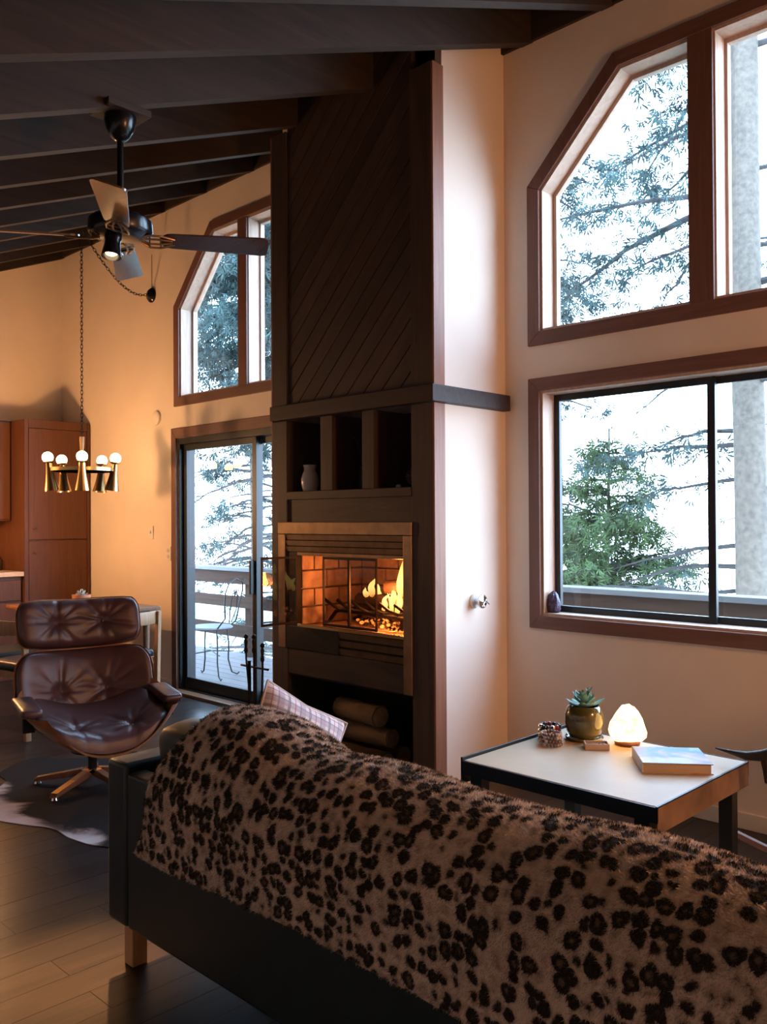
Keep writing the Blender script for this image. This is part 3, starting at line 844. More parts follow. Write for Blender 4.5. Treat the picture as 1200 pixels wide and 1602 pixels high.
# ================================================================== COFFEE TABLE AND WHAT STANDS ON IT
tb = thing('coffee_table', 'low square table with pale top, dark metal edge and square legs by the window wall', 'table', (-1.64, 2.81, 0))
MAT['tabletop'] = plain('worn_cream_laminate', (.54, .39, .25), .5, var=.12, scale=3.5, bump=.05, bscale=30, spec=.5)
MAT['tableapron'] = plain('worn_bronze_apron', (.23, .145, .09), .5, .3, var=.35, scale=9)
TX0, TX1, TY0, TY1, TZ = -2.022, -1.262, 2.468, 3.155, .53
G().box(TX0 + .006, TX1 - .006, TY0 + .006, TY1 - .006, TZ - .022, TZ).build('top', MAT['tabletop'], tb, bevel=.002)
G().box(TX0, TX1, TY0, TY0 + .005, TZ - .050, TZ - .002).build('edge_strip', MAT['black_metal'], tb)
G().box(TX0, TX1, TY1 - .005, TY1, TZ - .050, TZ + .001).build('edge_strip', MAT['black_metal'], tb)
G().box(TX0 - .004, TX0 + .004, TY0, TY1, TZ - .085, TZ + .011).build('raised_edge', MAT['black_metal'], tb, bevel=.002)
G().box(TX1 - .006, TX1, TY0, TY1, TZ - .085, TZ - .004).build('side_apron', MAT['tableapron'], tb, bevel=.002)
G().box(TX1 - .0065, TX1 + .0005, TY0, TY1, TZ - .004, TZ + .001).build('edge_strip', MAT['black_metal'], tb)
for x in (TX0 + .03, TX1 - .085):
    for y in (TY0 + .012, TY1 - .062):
        G().box(x, x + .05, y, y + .05, .007, TZ - .022).build('leg', MAT['black_metal'], tb, bevel=.003)
G().tube([(TX0 + .055, TY0 + .05, .45), (TX0 + .055, TY1 - .05, .40)], .004, 6).build('brace_rod', MAT['iron'], tb)
G().box(TX0 + .05, TX1 - .05, TY0 + .25, TY0 + .28, TZ - .06, TZ - .022).build('cross_bar', MAT['black_metal'], tb)
# rug below
def rugmat():
    m, t, b = nodes('patterned_rug_wool'); b.inputs['Roughness'].default_value = .95
    tc = N(t, 'ShaderNodeTexCoord'); vo = N(t, 'ShaderNodeTexVoronoi', ins={'Scale': 17.0}); t.links.new(tc.outputs['Object'], vo.inputs['Vector'])
    n = N(t, 'ShaderNodeTexNoise', ins={'Scale': 30.0, 'Detail': 4.0}); t.links.new(tc.outputs['Object'], n.inputs['Vector'])
    a = N(t, 'ShaderNodeMath', operation='MULTIPLY_ADD'); a.inputs[1].default_value = .5; t.links.new(n.outputs[0], a.inputs[0]); t.links.new(vo.outputs['Distance'], a.inputs[2])
    r = ramp(t, a.outputs[0], [(.3, (.06, .05, .052)), (.45, (.28, .15, .11)), (.55, (.62, .50, .41)), (.66, (.09, .08, .085)), (.8, (.48, .33, .25))])
    t.links.new(r.outputs[0], b.inputs['Base Color']); return m
g = G().box(-1.3, 1.3, -.62, .62, .0006, .0065)
o = g.build('patterned_rug', rugmat()); o.location = (-1.28, 2.92, 0)
tag(o, 'worn patterned wool rug lying under the coffee table', 'rug')
gg = G()
for k in range(90):
    x = -1.3; y = -.6 + k * 1.2 / 89
    gg.tube([(x, y, .004), (x - .03, y + random.uniform(-.004, .004), .003), (x - .055, y + random.uniform(-.01, .01), .002)], .0022, 4)
f = gg.build('fringe', plain('rug_fringe', (.5, .42, .34), .9), o, smooth=True, world=False); f['kind'] = 'stuff'

# salt lamp
sl = thing('salt_lamp', 'glowing rock salt lamp on a wooden base on the coffee table', 'lamp', (-1.695, 3.075, TZ + .0006))
def rock(th, z, sd):
    return 1 + .07 * sin(th * 2 + 1.3 + z * 3 + sd) + .05 * sin(th * 3 + 2.1 * z * 4 + sd * 2) + .03 * sin(th * 7 + z * 25)
G().lathe([(.034, 0), (.047, .001), (.049, .010), (.044, .018)], (0, 0, .0), 24).build('base', wood('lamp_base_wood', (.12, .03, .015), (.2, .06, .03), 'x', .4), sl, smooth=True, world=False)
hp = [(.02, .017), (.048, .019), (.064, .035), (.067, .055), (.061, .080), (.051, .105), (.038, .128), (.024, .145), (.008, .152), (.0005, .153)]
g = G(); nth = 28
for i, (r, z) in enumerate(hp):
    for k in range(nth):
        th = 2 * pi * k / nth; rr = r * rock(th, z, 0.4) * 1.03
        g.v.append((rr * cos(th) + (.004 if z > .1 else 0), rr * sin(th), z + .004 * sin(th * 2 + 3 * i)))
for i in range(len(hp) - 1):
    for k in range(nth): g.f.append((i * nth + k, i * nth + (k + 1) % nth, (i + 1) * nth + (k + 1) % nth, (i + 1) * nth + k))
def saltmat():
    m, t, b = nodes('glowing_salt'); b.inputs['Roughness'].default_value = .5
    b.inputs['Base Color'].default_value = (.9, .5, .3, 1)
    tc = N(t, 'ShaderNodeTexCoord'); n = N(t, 'ShaderNodeTexNoise', ins={'Scale': 26.0, 'Detail': 3.0}); t.links.new(tc.outputs['Object'], n.inputs['Vector'])
    r = ramp(t, n.outputs[0], [(.35, (1.0, .42, .10)), (.6, (1.0, .62, .24))]); t.links.new(r.outputs[0], b.inputs['Emission Color']); b.inputs['Emission Strength'].default_value = 5.5
    return m
g.build('salt_rock', saltmat(), sl, smooth=True, angle=180, world=False)

# glazed pot with succulent
pt = thing('succulent_pot', 'round olive green glazed pot holding a blue green succulent on the coffee table', 'potted plant', (-1.86, 3.035, TZ + .0006), .4)
MAT['glaze'] = plain('olive_glaze', (.10, .088, .028), .13, var=.45, scale=12, coat=.6)
G().lathe([(.035, .012), (.058, .013), (.07, .035), (.078, .07), (.076, .10), (.066, .128), (.060, .134), (.056, .130), (.064, .10), (.06, .115), (.0005, .116)], (0, 0, 0), 32).build('pot', MAT['glaze'], pt, smooth=True, world=False)
G().lathe([(.06, 0), (.070, .001), (.076, .010), (.073, .014), (.066, .006), (.0005, .005)], (0, 0, 0), 32).build('saucer', MAT['glaze'], pt, smooth=True, world=False)
sm = plain('succulent_leaf', (.17, .30, .22), .55, var=.25, scale=20, spec=.4)
def leaf(g, base, az, el, ln, wd, th=.006):
    m = Matrix.Translation(base) @ Matrix.Rotation(az, 4, 'Z') @ Matrix.Rotation(-el, 4, 'Y')
    st = len(g.v)
    def fn(u, v):
        s_ = v; ww = wd * (sin(pi * min(1, s_ * .88 + .06)) ** .8); a = 2 * pi * u
        return Vector((ln * s_, ww / 2 * cos(a), th / 2 * sin(a) * (1 - s_ * .5) + .25 * ln * s_ * s_))
    g.grid(fn, 8, 7, closed_u=True); g.xf(m, st)
for ring_, (nn, el, ln, wd, zz) in enumerate(((8, .05, .078, .036, .128), (7, .45, .062, .032, .135), (6, .85, .045, .026, .142), (4, 1.25, .032, .018, .147))):
    for k in range(nn):
        g = G(); leaf(g, (0, 0, zz), 2 * pi * k / nn + ring_ * .5 + random.uniform(-.15, .15), el + random.uniform(-.12, .18), ln * random.uniform(.85, 1.2), wd)
        g.build('leaf', sm, pt, smooth=True, world=False)
for az, h in ((.6, .06), (2.9, .045), (4.4, .05)):
    g = G(); g.tube([(0, 0, .13), (.012 * cos(az), .012 * sin(az), .13 + h * .6), (.022 * cos(az), .022 * sin(az), .13 + h)], [.004, .003, .002], 6)
    for k in range(5): leaf(g, (.022 * cos(az), .022 * sin(az), .13 + h - .004 * k), az + k * 1.3, .6, .02, .012, .004)
    g.build('shoot', sm, pt, smooth=True, world=False)

# coiled bead bracelets
bd = thing('bead_bracelet', 'stack of beaded bracelets in cream, brown and slate beads left of the pot', 'bracelet', (-1.905, 2.87, TZ + .0006))
bm_ = [plain('bead_cream', (.55, .45, .38), .45, var=.1), plain('bead_brown', (.16, .08, .06), .4, var=.1), plain('bead_slate', (.12, .13, .16), .35, var=.1), plain('bead_rose', (.40, .25, .22), .4, var=.1)]
for mi, mm_ in enumerate(bm_):
    pass
protos = {}
for ly in range(4):
    nb = 19
    for k in range(nb):
        mi = random.choice([0, 0, 1, 2, 3, 1])
        a = 2 * pi * (k + .5 * (ly % 2)) / nb; r = .040 - .001 * ly
        loc = (r * cos(a), r * sin(a), .0066 + ly * .0125)
        if mi not in protos:
            protos[mi] = G().ball((0, 0, 0), .0066, 8).build('bead', bm_[mi], bd, smooth=True, world=False); protos[mi].location = loc
        else: copy_part(protos[mi], bd, loc)
b2 = thing('bead_bracelet', 'dark bracelet of large beads with a red bead lying behind the stacked bracelets', 'bracelet', (-1.968, 2.955, TZ + .001))
cl = [plain('bead_black', (.02, .022, .03), .25), plain('bead_red', (.35, .05, .06), .3), MAT['chrome']]
for ly in range(3):
    pb = {}
    for k in range(11):
        mi = 1 if k in (10, 3) else (2 if k in (9, 6) else 0); a = 2 * pi * k / 11 + ly * .25
        loc = (.036 * cos(a), .036 * sin(a), .0105 + ly * .0185)
        if mi not in pb: pb[mi] = G().ball((0, 0, 0), .0105, 8).build('bead', cl[mi], b2, smooth=True, world=False); pb[mi].location = loc
        else: copy_part(pb[mi], b2, loc)
# little open box
ob = thing('trinket_box', 'small shallow open box with a dark stone inside in front of the pot', 'box', (-1.752, 2.945, TZ + .0006), radians(38))
wbx = plain('box_card', (.55, .42, .34), .6, var=.1)
G().box(-.045, .045, -.028, .028, 0, .004).box(-.045, -.041, -.028, .028, .004, .022).box(.041, .045, -.028, .028, .004, .022).box(-.041, .041, -.028, -.024, .004, .022).box(-.041, .041, .024, .028, .004, .022).build('tray', wbx, ob, world=False)
g = G()
for k in range(5): g.ball((-.028 + .014 * k, random.uniform(-.006, .006), .013), .0085, 8, .8)
g.build('stones', plain('dark_stone', (.06, .04, .045), .3, var=.3), ob, smooth=True, world=False)
# book
bk = thing('picture_book', 'thick hardcover picture book with a blue and white cover on the coffee table', 'book', (-1.468, 2.765, TZ + .0006), radians(37.5))
def cover():
    m, t, b = nodes('book_cover_print'); b.inputs['Roughness'].default_value = .45
    tc = N(t, 'ShaderNodeTexCoord'); sp = N(t, 'ShaderNodeSeparateXYZ'); t.links.new(tc.outputs['Object'], sp.inputs[0])
    n = N(t, 'ShaderNodeTexNoise', ins={'Scale': 9.0, 'Detail': 5.0, 'Distortion': .8}); t.links.new(tc.outputs['Object'], n.inputs['Vector'])
    a = N(t, 'ShaderNodeMath', operation='MULTIPLY_ADD'); a.inputs[1].default_value = 2.4; t.links.new(sp.outputs['Y'], a.inputs[0]); t.links.new(n.outputs[0], a.inputs[2])
    r = ramp(t, a.outputs[0], [(.40, (.42, .43, .48)), (.58, (.44, .38, .40)), (.72, (.36, .24, .22)), (.80, (.12, .21, .36)), (.95, (.06, .19, .33)), (1.0, (.16, .32, .42))])
    t.links.new(r.outputs[0], b.inputs['Base Color']); return m
cvm = cover(); BW_, BD_, BH_ = .235, .215, .036
G().box(0, BW_, 0, BD_, 0, .003).build('back_cover', cvm, bk, world=False)
G().box(0, BW_, 0, BD_, BH_ - .003, BH_).build('front_cover', cvm, bk, world=False)
G().box(-.001, .003, 0, BD_, 0, BH_).build('spine', plain('book_spine', (.62, .60, .62), .4, var=.05), bk, world=False, bevel=.001)
g = G()
for k in range(10): g.box(.003, BW_ - .006, .005, BD_ - .005, .003 + k * .003, .0058 + k * .003)
g.build('pages', plain('book_pages', (.52, .40, .30), .8, var=.1), bk, world=False)

# ------------------------------------------------------------------ dark wooden armchair whose arm enters the picture at the right
ac = thing('rocking_chair', 'dark carved wooden rocking chair at the right edge beside the coffee table', 'chair', (-.72, 3.28, 0))
WD = wood('dark_carved_wood', (.018, .012, .010), (.05, .03, .022), 'x', .4, .05)
for s, yy in ((-1, 3.07), (1, 3.55)):
    arm_path = [(-1.345, yy, .580), (-1.29, yy, .575), (-1.235, yy, .572), (-1.18, yy, .583), (-1.12, yy, .612), (-1.02, yy, .628), (-.85, yy, .62), (-.60, yy, .61), (-.42, yy, .62)]
    G().tube(arm_path, [.003, .008, .015, .020, .019, .018, .02, .02, .018], 10).build('arm', WD, ac, smooth=True)
    G().tube([(-1.175, yy, .575), (-1.17, yy, .535), (-1.168, yy, .515), (-1.160, yy, .500), (-1.155, yy, .496)], [.014, .010, .009, .016, .010], 8).build('arm_scroll', WD, ac, smooth=True)
    G().tube([(-.98, yy, .615), (-.975, yy, .42), (-.97, yy, .055)], [.018, .022, .018], 8).build('front_leg', WD, ac, smooth=True)
    G().tube([(-.50, yy, .055), (-.46, yy, .42), (-.42, yy, .62), (-.34, yy, 1.08)], [.02, .022, .02, .016], 8).build('rear_post', WD, ac, smooth=True)
    rk = [(x_, yy, .024 + .20 * (x_ + .75) ** 2 * .9) for x_ in [-1.47 + .1 * k for k in range(14)]]
    G().tube(rk, .016, 8).build('rocker', wood('rocker_wood', (.30, .14, .09), (.42, .22, .15), 'x', .4), ac, smooth=True)
G().box(-1.02, -.46, 3.06, 3.56, .40, .435).build('seat', WD, ac, bevel=.01)
for k in range(6):
    y = 3.12 + k * .076
    G().tube([(-.44, y, .43), (-.40, y, .70), (-.345, y, 1.02)], .009, 6).build('spindle', WD, ac, smooth=True)
G().box(-.36, -.325, 3.04, 3.58, 1.0, 1.10).build('crest_rail', WD, ac, bevel=.01)

# geode on the sill
gd = thing('amethyst_geode', 'dark purple crystal geode standing on the sill in the left corner of the large window', 'geode', (-2.645, YW + .05, .896))
g = G(); hp = [(.030, 0), (.040, .012), (.042, .04), (.038, .07), (.028, .095), (.014, .112), (.001, .118)]; nth = 22
for i, (r, z) in enumerate(hp):
    for k in range(nth):
        th = 2 * pi * k / nth; rr = r * (1 + .09 * random.uniform(-1, 1)); g.v.append((rr * cos(th) * .95, rr * sin(th) * .75, z))
for i in range(len(hp) - 1):
    for k in range(nth): g.f.append((i * nth + k, i * nth + (k + 1) % nth, (i + 1) * nth + (k + 1) % nth, (i + 1) * nth + k))
g.f.append(tuple(range(nth)))
g.build('crystal_body', plain('amethyst', (.05, .03, .075), .25, var=.6, scale=90, bump=.5, bscale=150), gd, world=False)
g = G()
for k in range(70):
    a = random.uniform(0, 2 * pi); z = random.uniform(.01, .09); r = .040 * (1 - (z / .13) ** 2)
    c = Vector((r * cos(a) * .95, r * sin(a) * .75, z)); d = Vector((cos(a), sin(a), random.uniform(-.2, .6))).normalized()
    g.tube([c - d * .003, c + d * .002, c + d * .006], [.0028, .0028, .0003], 5)
f = g.build('crystal_points', plain('amethyst_points', (.13, .08, .18), .15, var=.4, scale=80), gd, world=False); f['kind'] = 'stuff'

# chrome knob on the white chimney side
kb = thing('gas_key_valve', 'round chrome key valve on a white collar on the side of the chimney', 'valve', (XC, 3.675, .966))
m90 = Matrix.Rotation(radians(90), 3, 'Y')
G().lathe([(.038, .0), (.040, .006), (.034, .014), (.0005, .015)], (0, 0, 0), 24, m90).build('collar', MAT['white'], kb, smooth=True, world=False)
G().lathe([(.014, .012), (.013, .040), (.030, .044), (.036, .052), (.036, .062), (.026, .066), (.020, .060), (.010, .062), (.0005, .067)], (0, 0, 0), 24, m90).build('knob', MAT['chrome'], kb, smooth=True, world=False)
G().tube([(.062, 0, 0), (.088, .004, -.004)], .004, 8).tube([(.088, -.010, .006), (.088, .018, -.014)], .0035, 6).build('key', MAT['chrome'], kb, smooth=True, world=False)

# ================================================================== FIRE
gr = thing('fire_grate', 'black iron grate with upturned bars inside the firebox', 'grate', (-3.55, 3.62, .776))
def T(pts, r, nm='bar', n=7): G().tube(pts, r, n).build(nm, MAT['iron'], gr, smooth=True)
for yy in (3.52, 3.76):
    T([(-3.93, yy, .79), (-3.90, yy, .795), (-3.83, yy, .862), (-3.78, yy, .868), (-3.20, yy, .850)], .011, 'rail')
    T([(-3.30, yy, .788), (-3.30, yy, .85)], .010, 'foot')
for k in range(6):
    x = -3.80 + k * .115
    T([(x - .085, 3.47, .935), (x - .03, 3.49, .895), (x, 3.53, .872), (x, 3.76, .872), (x, 3.80, .91)], .009)
MAT['log'] = wood('charred_log_bark', (.02, .014, .01), (.10, .05, .03), 'x', .9, .2, .8)
MAT['logend'] = plain('log_end', (.36, .24, .14), .8, var=.25, scale=30)
def log(nm, label, a, b, r, grp, burnt=True, sp=None):
    a, b = Vector(a), Vector(b); d = b - a
    t = thing(nm, label, 'log', a, 0, grp)
    n = 8; pts = [a + d * (k / n) for k in range(n + 1)]
    rr = [r * (1 + .07 * random.uniform(-1, 1)) for _ in pts]
    g = G().tube(pts, rr, 12)
    g.v = [tuple(Vector(p) + Vector((random.uniform(-1, 1), random.uniform(-1, 1), random.uniform(-1, 1))) * r * .05) for p in g.v]
    g.build('bark', sp or MAT['log'], t, smooth=True, angle=60)
    dn = d.normalized()
    for c, sg in ((a, -1), (b, 1)):
        G().tube([c, c + dn * sg * .003], r * .9, 12).build('cut_end', MAT['soot'] if burnt else MAT['logend'], t)
log('burning_log', 'charred log lying lowest across the grate', (-3.72, 3.60, .925), (-3.16, 3.66, .925), .045, 'logs burning in the fireplace')
log('burning_log', 'charred log leaning on top of the fire at the right', (-3.50, 3.60, 1.012), (-3.18, 3.76, 1.045), .040, 'logs burning in the fireplace')
log('burning_log', 'charred log at the back of the grate behind the flames', (-3.60, 3.765, .945), (-3.17, 3.765, .955), .046, 'logs burning in the fireplace')
def flamemat():
    m = bpy.data.materials.new('flame'); m.use_nodes = True; t = m.node_tree; t.nodes.clear()
    o = N(t, 'ShaderNodeOutputMaterial'); e = N(t, 'ShaderNodeEmission'); tr = N(t, 'ShaderNodeBsdfTransparent'); mx = N(t, 'ShaderNodeMixShader')
    tc = N(t, 'ShaderNodeTexCoord'); sp = N(t, 'ShaderNodeSeparateXYZ'); t.links.new(tc.outputs['Object'], sp.inputs[0])
    r = ramp(t, sp.outputs['Z'], [(0.0, (1, .34, .05)), (.05, (1, .62, .17)), (.12, (1, .58, .15)), (.21, (1, .30, .04))]); t.links.new(r.outputs[0], e.inputs[0]); e.inputs[1].default_value = 2.3
    r2 = ramp(t, sp.outputs['Z'], [(0.0, (.55, .55, .55)), (.07, (.95, .95, .95)), (.22, (.75, .75, .75))]); t.links.new(r2.outputs[0], mx.inputs[0])
    t.links.new(tr.outputs[0], mx.inputs[1]); t.links.new(e.outputs[0], mx.inputs[2]); t.links.new(mx.outputs[0], o.inputs[0]); return m
fl = thing('fire', 'yellow orange flames rising from the logs at the right of the firebox', 'fire', (-3.42, 3.62, .88))
FM = flamemat()
for (x, y, z, h, r, lean) in ((-3.38, 3.60, .965, .21, .030, .012), (-3.345, 3.64, .95, .17, .030, -.02), (-3.42, 3.60, .90, .13, .022, -.03), (-3.60, 3.58, .955, .12, .022, .03), (-3.64, 3.59, .935, .07, .020, -.02), (-3.48, 3.56, .885, .10, .018, .03), (-3.36, 3.55, .87, .16, .020, .03), (-3.53, 3.66, .92, .08, .02, .01), (-3.40, 3.545, .88, .11, .014, -.02), (-3.57, 3.62, .95, .09, .018, -.03)):
    n = 14; pts = []; rr = []
    for k in range(n):
        s_ = k / (n - 1); pts.append((lean * s_ * s_ * 1.5 + .005 * sin(s_ * 9 + x * 40), .005 * sin(s_ * 7 + y * 30), h * s_)); rr.append(r * (sin(pi * min(1, .18 + s_ * .82)) ** 1.1) * (1 - .35 * s_) + .0008)
    o = G().tube(pts, rr, 10).build('flame', FM, fl, smooth=True, angle=180, world=False)
    o.location = Vector((x, y, z)) - fl.location
g = G()
for k in range(60): g.ball((random.uniform(-3.78, -3.2), random.uniform(3.5, 3.8), .79 + random.uniform(0, .02)), random.uniform(.008, .02), 6, .7)
em, t, b = nodes('embers'); b.inputs['Base Color'].default_value = (.05, .04, .04, 1); b.inputs['Roughness'].default_value = .9
tc = N(t, 'ShaderNodeTexCoord'); n_ = N(t, 'ShaderNodeTexNoise', ins={'Scale': 25.0}); t.links.new(tc.outputs['Object'], n_.inputs['Vector'])
r_ = ramp(t, n_.outputs[0], [(.5, (0, 0, 0)), (.65, (1, .22, .03))]); t.links.new(r_.outputs[0], b.inputs['Emission Color']); b.inputs['Emission Strength'].default_value = 3.5
o = g.build('ember_bed', em, fl, smooth=True); o['kind'] = 'stuff'
FIRE = lamp('fire_glow', 'POINT', (-3.36, 3.56, 1.0), 26, (1, .27, .06), .06)
# firewood below
MAT['pale_bark'] = wood('firewood_bark', (.14, .085, .05), (.27, .18, .11), 'x', .9, .2, .6)
log('firewood_log', 'pale split firewood log lying topmost in the niche under the fire', (-3.80, 3.52, .305), (-3.42, 3.47, .305), .060, 'firewood in the niche', False, MAT['pale_bark'])
log('firewood_log', 'darker firewood log at the front of the niche floor', (-3.82, 3.45, .062), (-3.36, 3.46, .062), .060, 'firewood in the niche', False)
log('firewood_log', 'darker firewood log at the back of the niche floor', (-3.85, 3.615, .066), (-3.38, 3.615, .066), .060, 'firewood in the niche', False)
log('firewood_log', 'firewood log in the middle of the pile in the niche', (-3.82, 3.535, .178), (-3.39, 3.535, .178), .056, 'firewood in the niche', False, MAT['pale_bark'])

# fire irons
ti = thing('fire_tool_stand', 'black iron stand with long fireplace tools at the left of the fireplace', 'fireplace tools', (-4.16, 3.18, 0))
def I(nm, pts, r, par=ti, n=8): return G().tube(pts, r, n).build(nm, MAT['iron'], par, smooth=True)
G().lathe([(.09, 0), (.09, .012), (.03, .022), (.012, .04), (.010, .56), (.014, .565)], (-4.23, 3.18, 0), 16).build('stand', MAT['iron'], ti, smooth=True)
I('cross_arm', [(-4.31, 3.18, .53), (-4.05, 3.18, .53)], .007)
for k, (x, top, y) in enumerate(((-4.20, .70, 3.155), (-4.14, .705, 3.16), (-4.075, .66, 3.165))):
    rd = I('tool_shaft', [(x - .03 + .01 * k, y, top), (x - .028 + .01 * k, y, top - .12), (x + .045 - .04 * k, y, .10)], [.007, .006, .005])
    G().ball((x - .03 + .01 * k, y, top + .010), .015, 10).lathe([(.010, -.085), (.013, -.07), (.008, -.05), (.012, -.02), (.006, 0)], (x - .03 + .01 * k, y, top), 10).build('knob', MAT['iron'], rd, smooth=True)
    q = Vector((x + .045 - .04 * k, y, .10))
    if k == 0: G().box(q.x - .045, q.x + .045, q.y - .006, q.y + .006, .028, .12).build('shovel_blade', MAT['iron'], rd, bevel=.01)
    elif k == 1: G().lathe([(.03, .02), (.04, .03), (.02, .11)], (q.x, q.y, 0), 12).build('brush_head', MAT['soot'], rd)
    else: I('poker_tip', [q, q + Vector((0, -.01, -.05)), q + Vector((.02, -.01, -.03))], .005, rd)

# things in the cubbies
pc = thing('pitcher', 'white ceramic pitcher with a side handle in the left cubby', 'pitcher', (-3.955, 3.425, 1.5704), radians(150))
MAT['cream'] = plain('cream_ceramic', (.55, .52, .50), .3, var=.12, scale=10)
G().lathe([(.030, 0), (.042, .004), (.052, .04), (.053, .075), (.044, .105), (.036, .125), (.036, .14), (.043, .158), (.040, .157), (.032, .135), (.045, .08), (.03, .01), (.0005, .008)], (0, 0, 0), 24).build('body', MAT['cream'], pc, smooth=True, world=False)
G().tube([(.036, 0, .135), (.065, 0, .135), (.082, 0, .10), (.078, 0, .06), (.052, 0, .035)], .007, 8).build('handle', MAT['cream'], pc, smooth=True, world=False)
vs_ = thing('dried_branches', 'dried branches standing in a dark narrow vase in the middle cubby', 'vase', (-3.555, 3.48, 1.5704))
G().lathe([(.025, 0), (.032, .02), (.03, .09), (.018, .12), (.021, .135), (.016, .133), (.012, .1), (.0005, .02)], (0, 0, 0), 18).build('vase', MAT['iron'], vs_, smooth=True, world=False)
for k in range(9):
    a = k * .7; g = G(); p = [(0, 0, .1), (.02 * cos(a), .02 * sin(a), .2), (.045 * cos(a), .04 * sin(a), .31)]; g.tube(p, [.002, .0018, .001], 5)
    for j in range(5): c = Vector(p[1]).lerp(Vector(p[2]), j / 5); g.tube([c, c + Vector((random.uniform(-.03, .03), random.uniform(-.03, .03), .04))], [.0015, .0008], 4)
    g.build('stem', MAT['twig'], vs_, world=False)
cone = thing('pine_cone', 'large spiky pine cone at the right of the right cubby', 'pine cone', (-3.15, 3.46, 1.5704))
g = G().lathe([(.012, .002), (.02, .02), (.02, .06), (.008, .10), (.0005, .105)], (0, 0, 0), 12); g.build('core', MAT['soot'], cone, world=False)
cs = plain('cone_scale', (.11, .065, .04), .7, var=.3, scale=40)
sc0 = None
for k in range(60):
    z = .008 + .0016 * k; a = k * 2.4; r = .052 * sin(pi * min(1, .25 + .72 * k / 60))
    if sc0 is None:
        sc0 = G().prism([(0, -.004), (.7, -.010), (1.0, 0), (.7, .010), (0, .004)], -.0015, .0015, 'xy'); sc0.xf(Matrix.Scale(.052, 4, (1, 0, 0)))
        sc0 = sc0.build('scale', cs, cone, world=False); o = sc0
    else: o = copy_part(sc0, cone)
    o.location = (0, 0, z); o.rotation_euler = (0, -.45, a); s_ = max(.35, r / .052); o.scale = (s_, s_, 1)
for (x, y, s_, lb) in ((-3.235, 3.43, 1.0, 'small pale pebble beside the pine cone'), (-3.305, 3.45, 1.7, 'flat dark stone at the left of the right cubby')):
    g = G().ball((0, 0, 0), .016 * s_, 12, .65); g.v = [tuple(Vector(p) * (1 + .08 * sin(p[0] * 300) + .06 * cos(p[1] * 260))) for p in g.v]
    zmin = min(p[2] for p in g.v)
    o = g.build('pebble', MAT['cream'] if s_ == 1 else MAT['iron'], None, smooth=True, angle=180); o.location = (x, y, 1.5702 - zmin); tag(o, lb, 'stone')
# dark blocking between the rafters where they meet the window wall
struct(G().box(XL, XR, YW - .022, YW - .001, ZC + .004, ZC + .36).build('trim_1', MAT['deckboard']))

# ================================================================== CEILING FAN
FX, FY, FZ = -3.39, 1.88, 2.605
fan = thing('ceiling_fan', 'black ceiling fan with four wooden blades and a spot light hanging from a rafter', 'ceiling fan', (FX, FY, FZ))
zt = zbeam(FY)
FB = MAT['fanblack']
G().box(FX - .085, FX + .085, FY - .10, FY + .10, zt - .03, zt - .001).build('mounting_block', MAT['beam'], fan, bevel=.004)
G().lathe([(.066, zt - .03 - FZ), (.066, zt - .05 - FZ), (.058, zt - .085 - FZ), (.038, zt - .12 - FZ), (.020, zt - .135 - FZ), (.0005, zt - .136 - FZ)], (0, 0, 0), 24).build('canopy', FB, fan, smooth=True, world=False)
G().lathe([(.0135, .07), (.0135, zt - .13 - FZ)], (0, 0, 0), 12).build('downrod', FB, fan, smooth=True, world=False)
G().lathe([(.022, .15), (.03, .105), (.06, .095), (.115, .085), (.132, .07), (.135, .025), (.128, .012), (.10, .004), (.07, -.002), (.0005, -.003)], (0, 0, 0), 32).build('motor_housing', FB, fan, smooth=True, world=False)
MAT['fanblade'] = wood('fan_blade_wood', (.07, .036, .028), (.11, .06, .045), 'x', .2, .04, .02, 1.0, .8, .4)
MAT['fanbladelight'] = MAT['fanblade']
for k in range(4):
    a = radians(57 + 90 * k)
    pitch = radians(-15)
    R_ = Matrix.Rotation(a, 4, 'Z') @ Matrix.Rotation(pitch, 4, 'X')
    outl = []
    L0, L1, w0, w1 = .165, .625, .052, .066
    n = 8
    for i in range(n + 1):
        t_ = -pi / 2 + pi * i / n; outl.append((L1 - .025 + .025 * cos(t_) , (w1 - .025) * (1 if t_ > 0 else -1) * (1 if abs(t_) > 1e-6 else 0) + .025 * sin(t_)))
    for i in range(n + 1):
        t_ = pi / 2 + pi * i / n; outl.append((L0 + .05 + .05 * cos(t_), w0 * sin(t_)))
    g = G().prism(outl, -.004, .004, 'xy'); g.xf(R_)
    bl = g.build('blade', MAT['fanblade'], fan, world=False)
    # pierced bracket between motor and blade
    g = G()
    for off in (-.03, -.012, .012, .03):
        pts = [(.085, off * .6, .0), (.12, off * 1.5, -.008), (.165, off * 1.5, -.008), (.215, off * .7, -.006)]
        g.tube(pts, .0045, 6)
    for xx, hw in ((.12, .045), (.165, .045)): g.tube([(xx, -hw, -.008), (xx, hw, -.008)], .0035, 6)
    for sgn in (-1, 1): g.tube([(.09, sgn * .018, 0), (.13, sgn * .046, -.008), (.175, sgn * .042, -.008), (.225, sgn * .02, -.006)], .004, 6)
    g.xf(R_); g.build('blade_bracket', MAT['darkbrass'], bl, smooth=True, world=False)
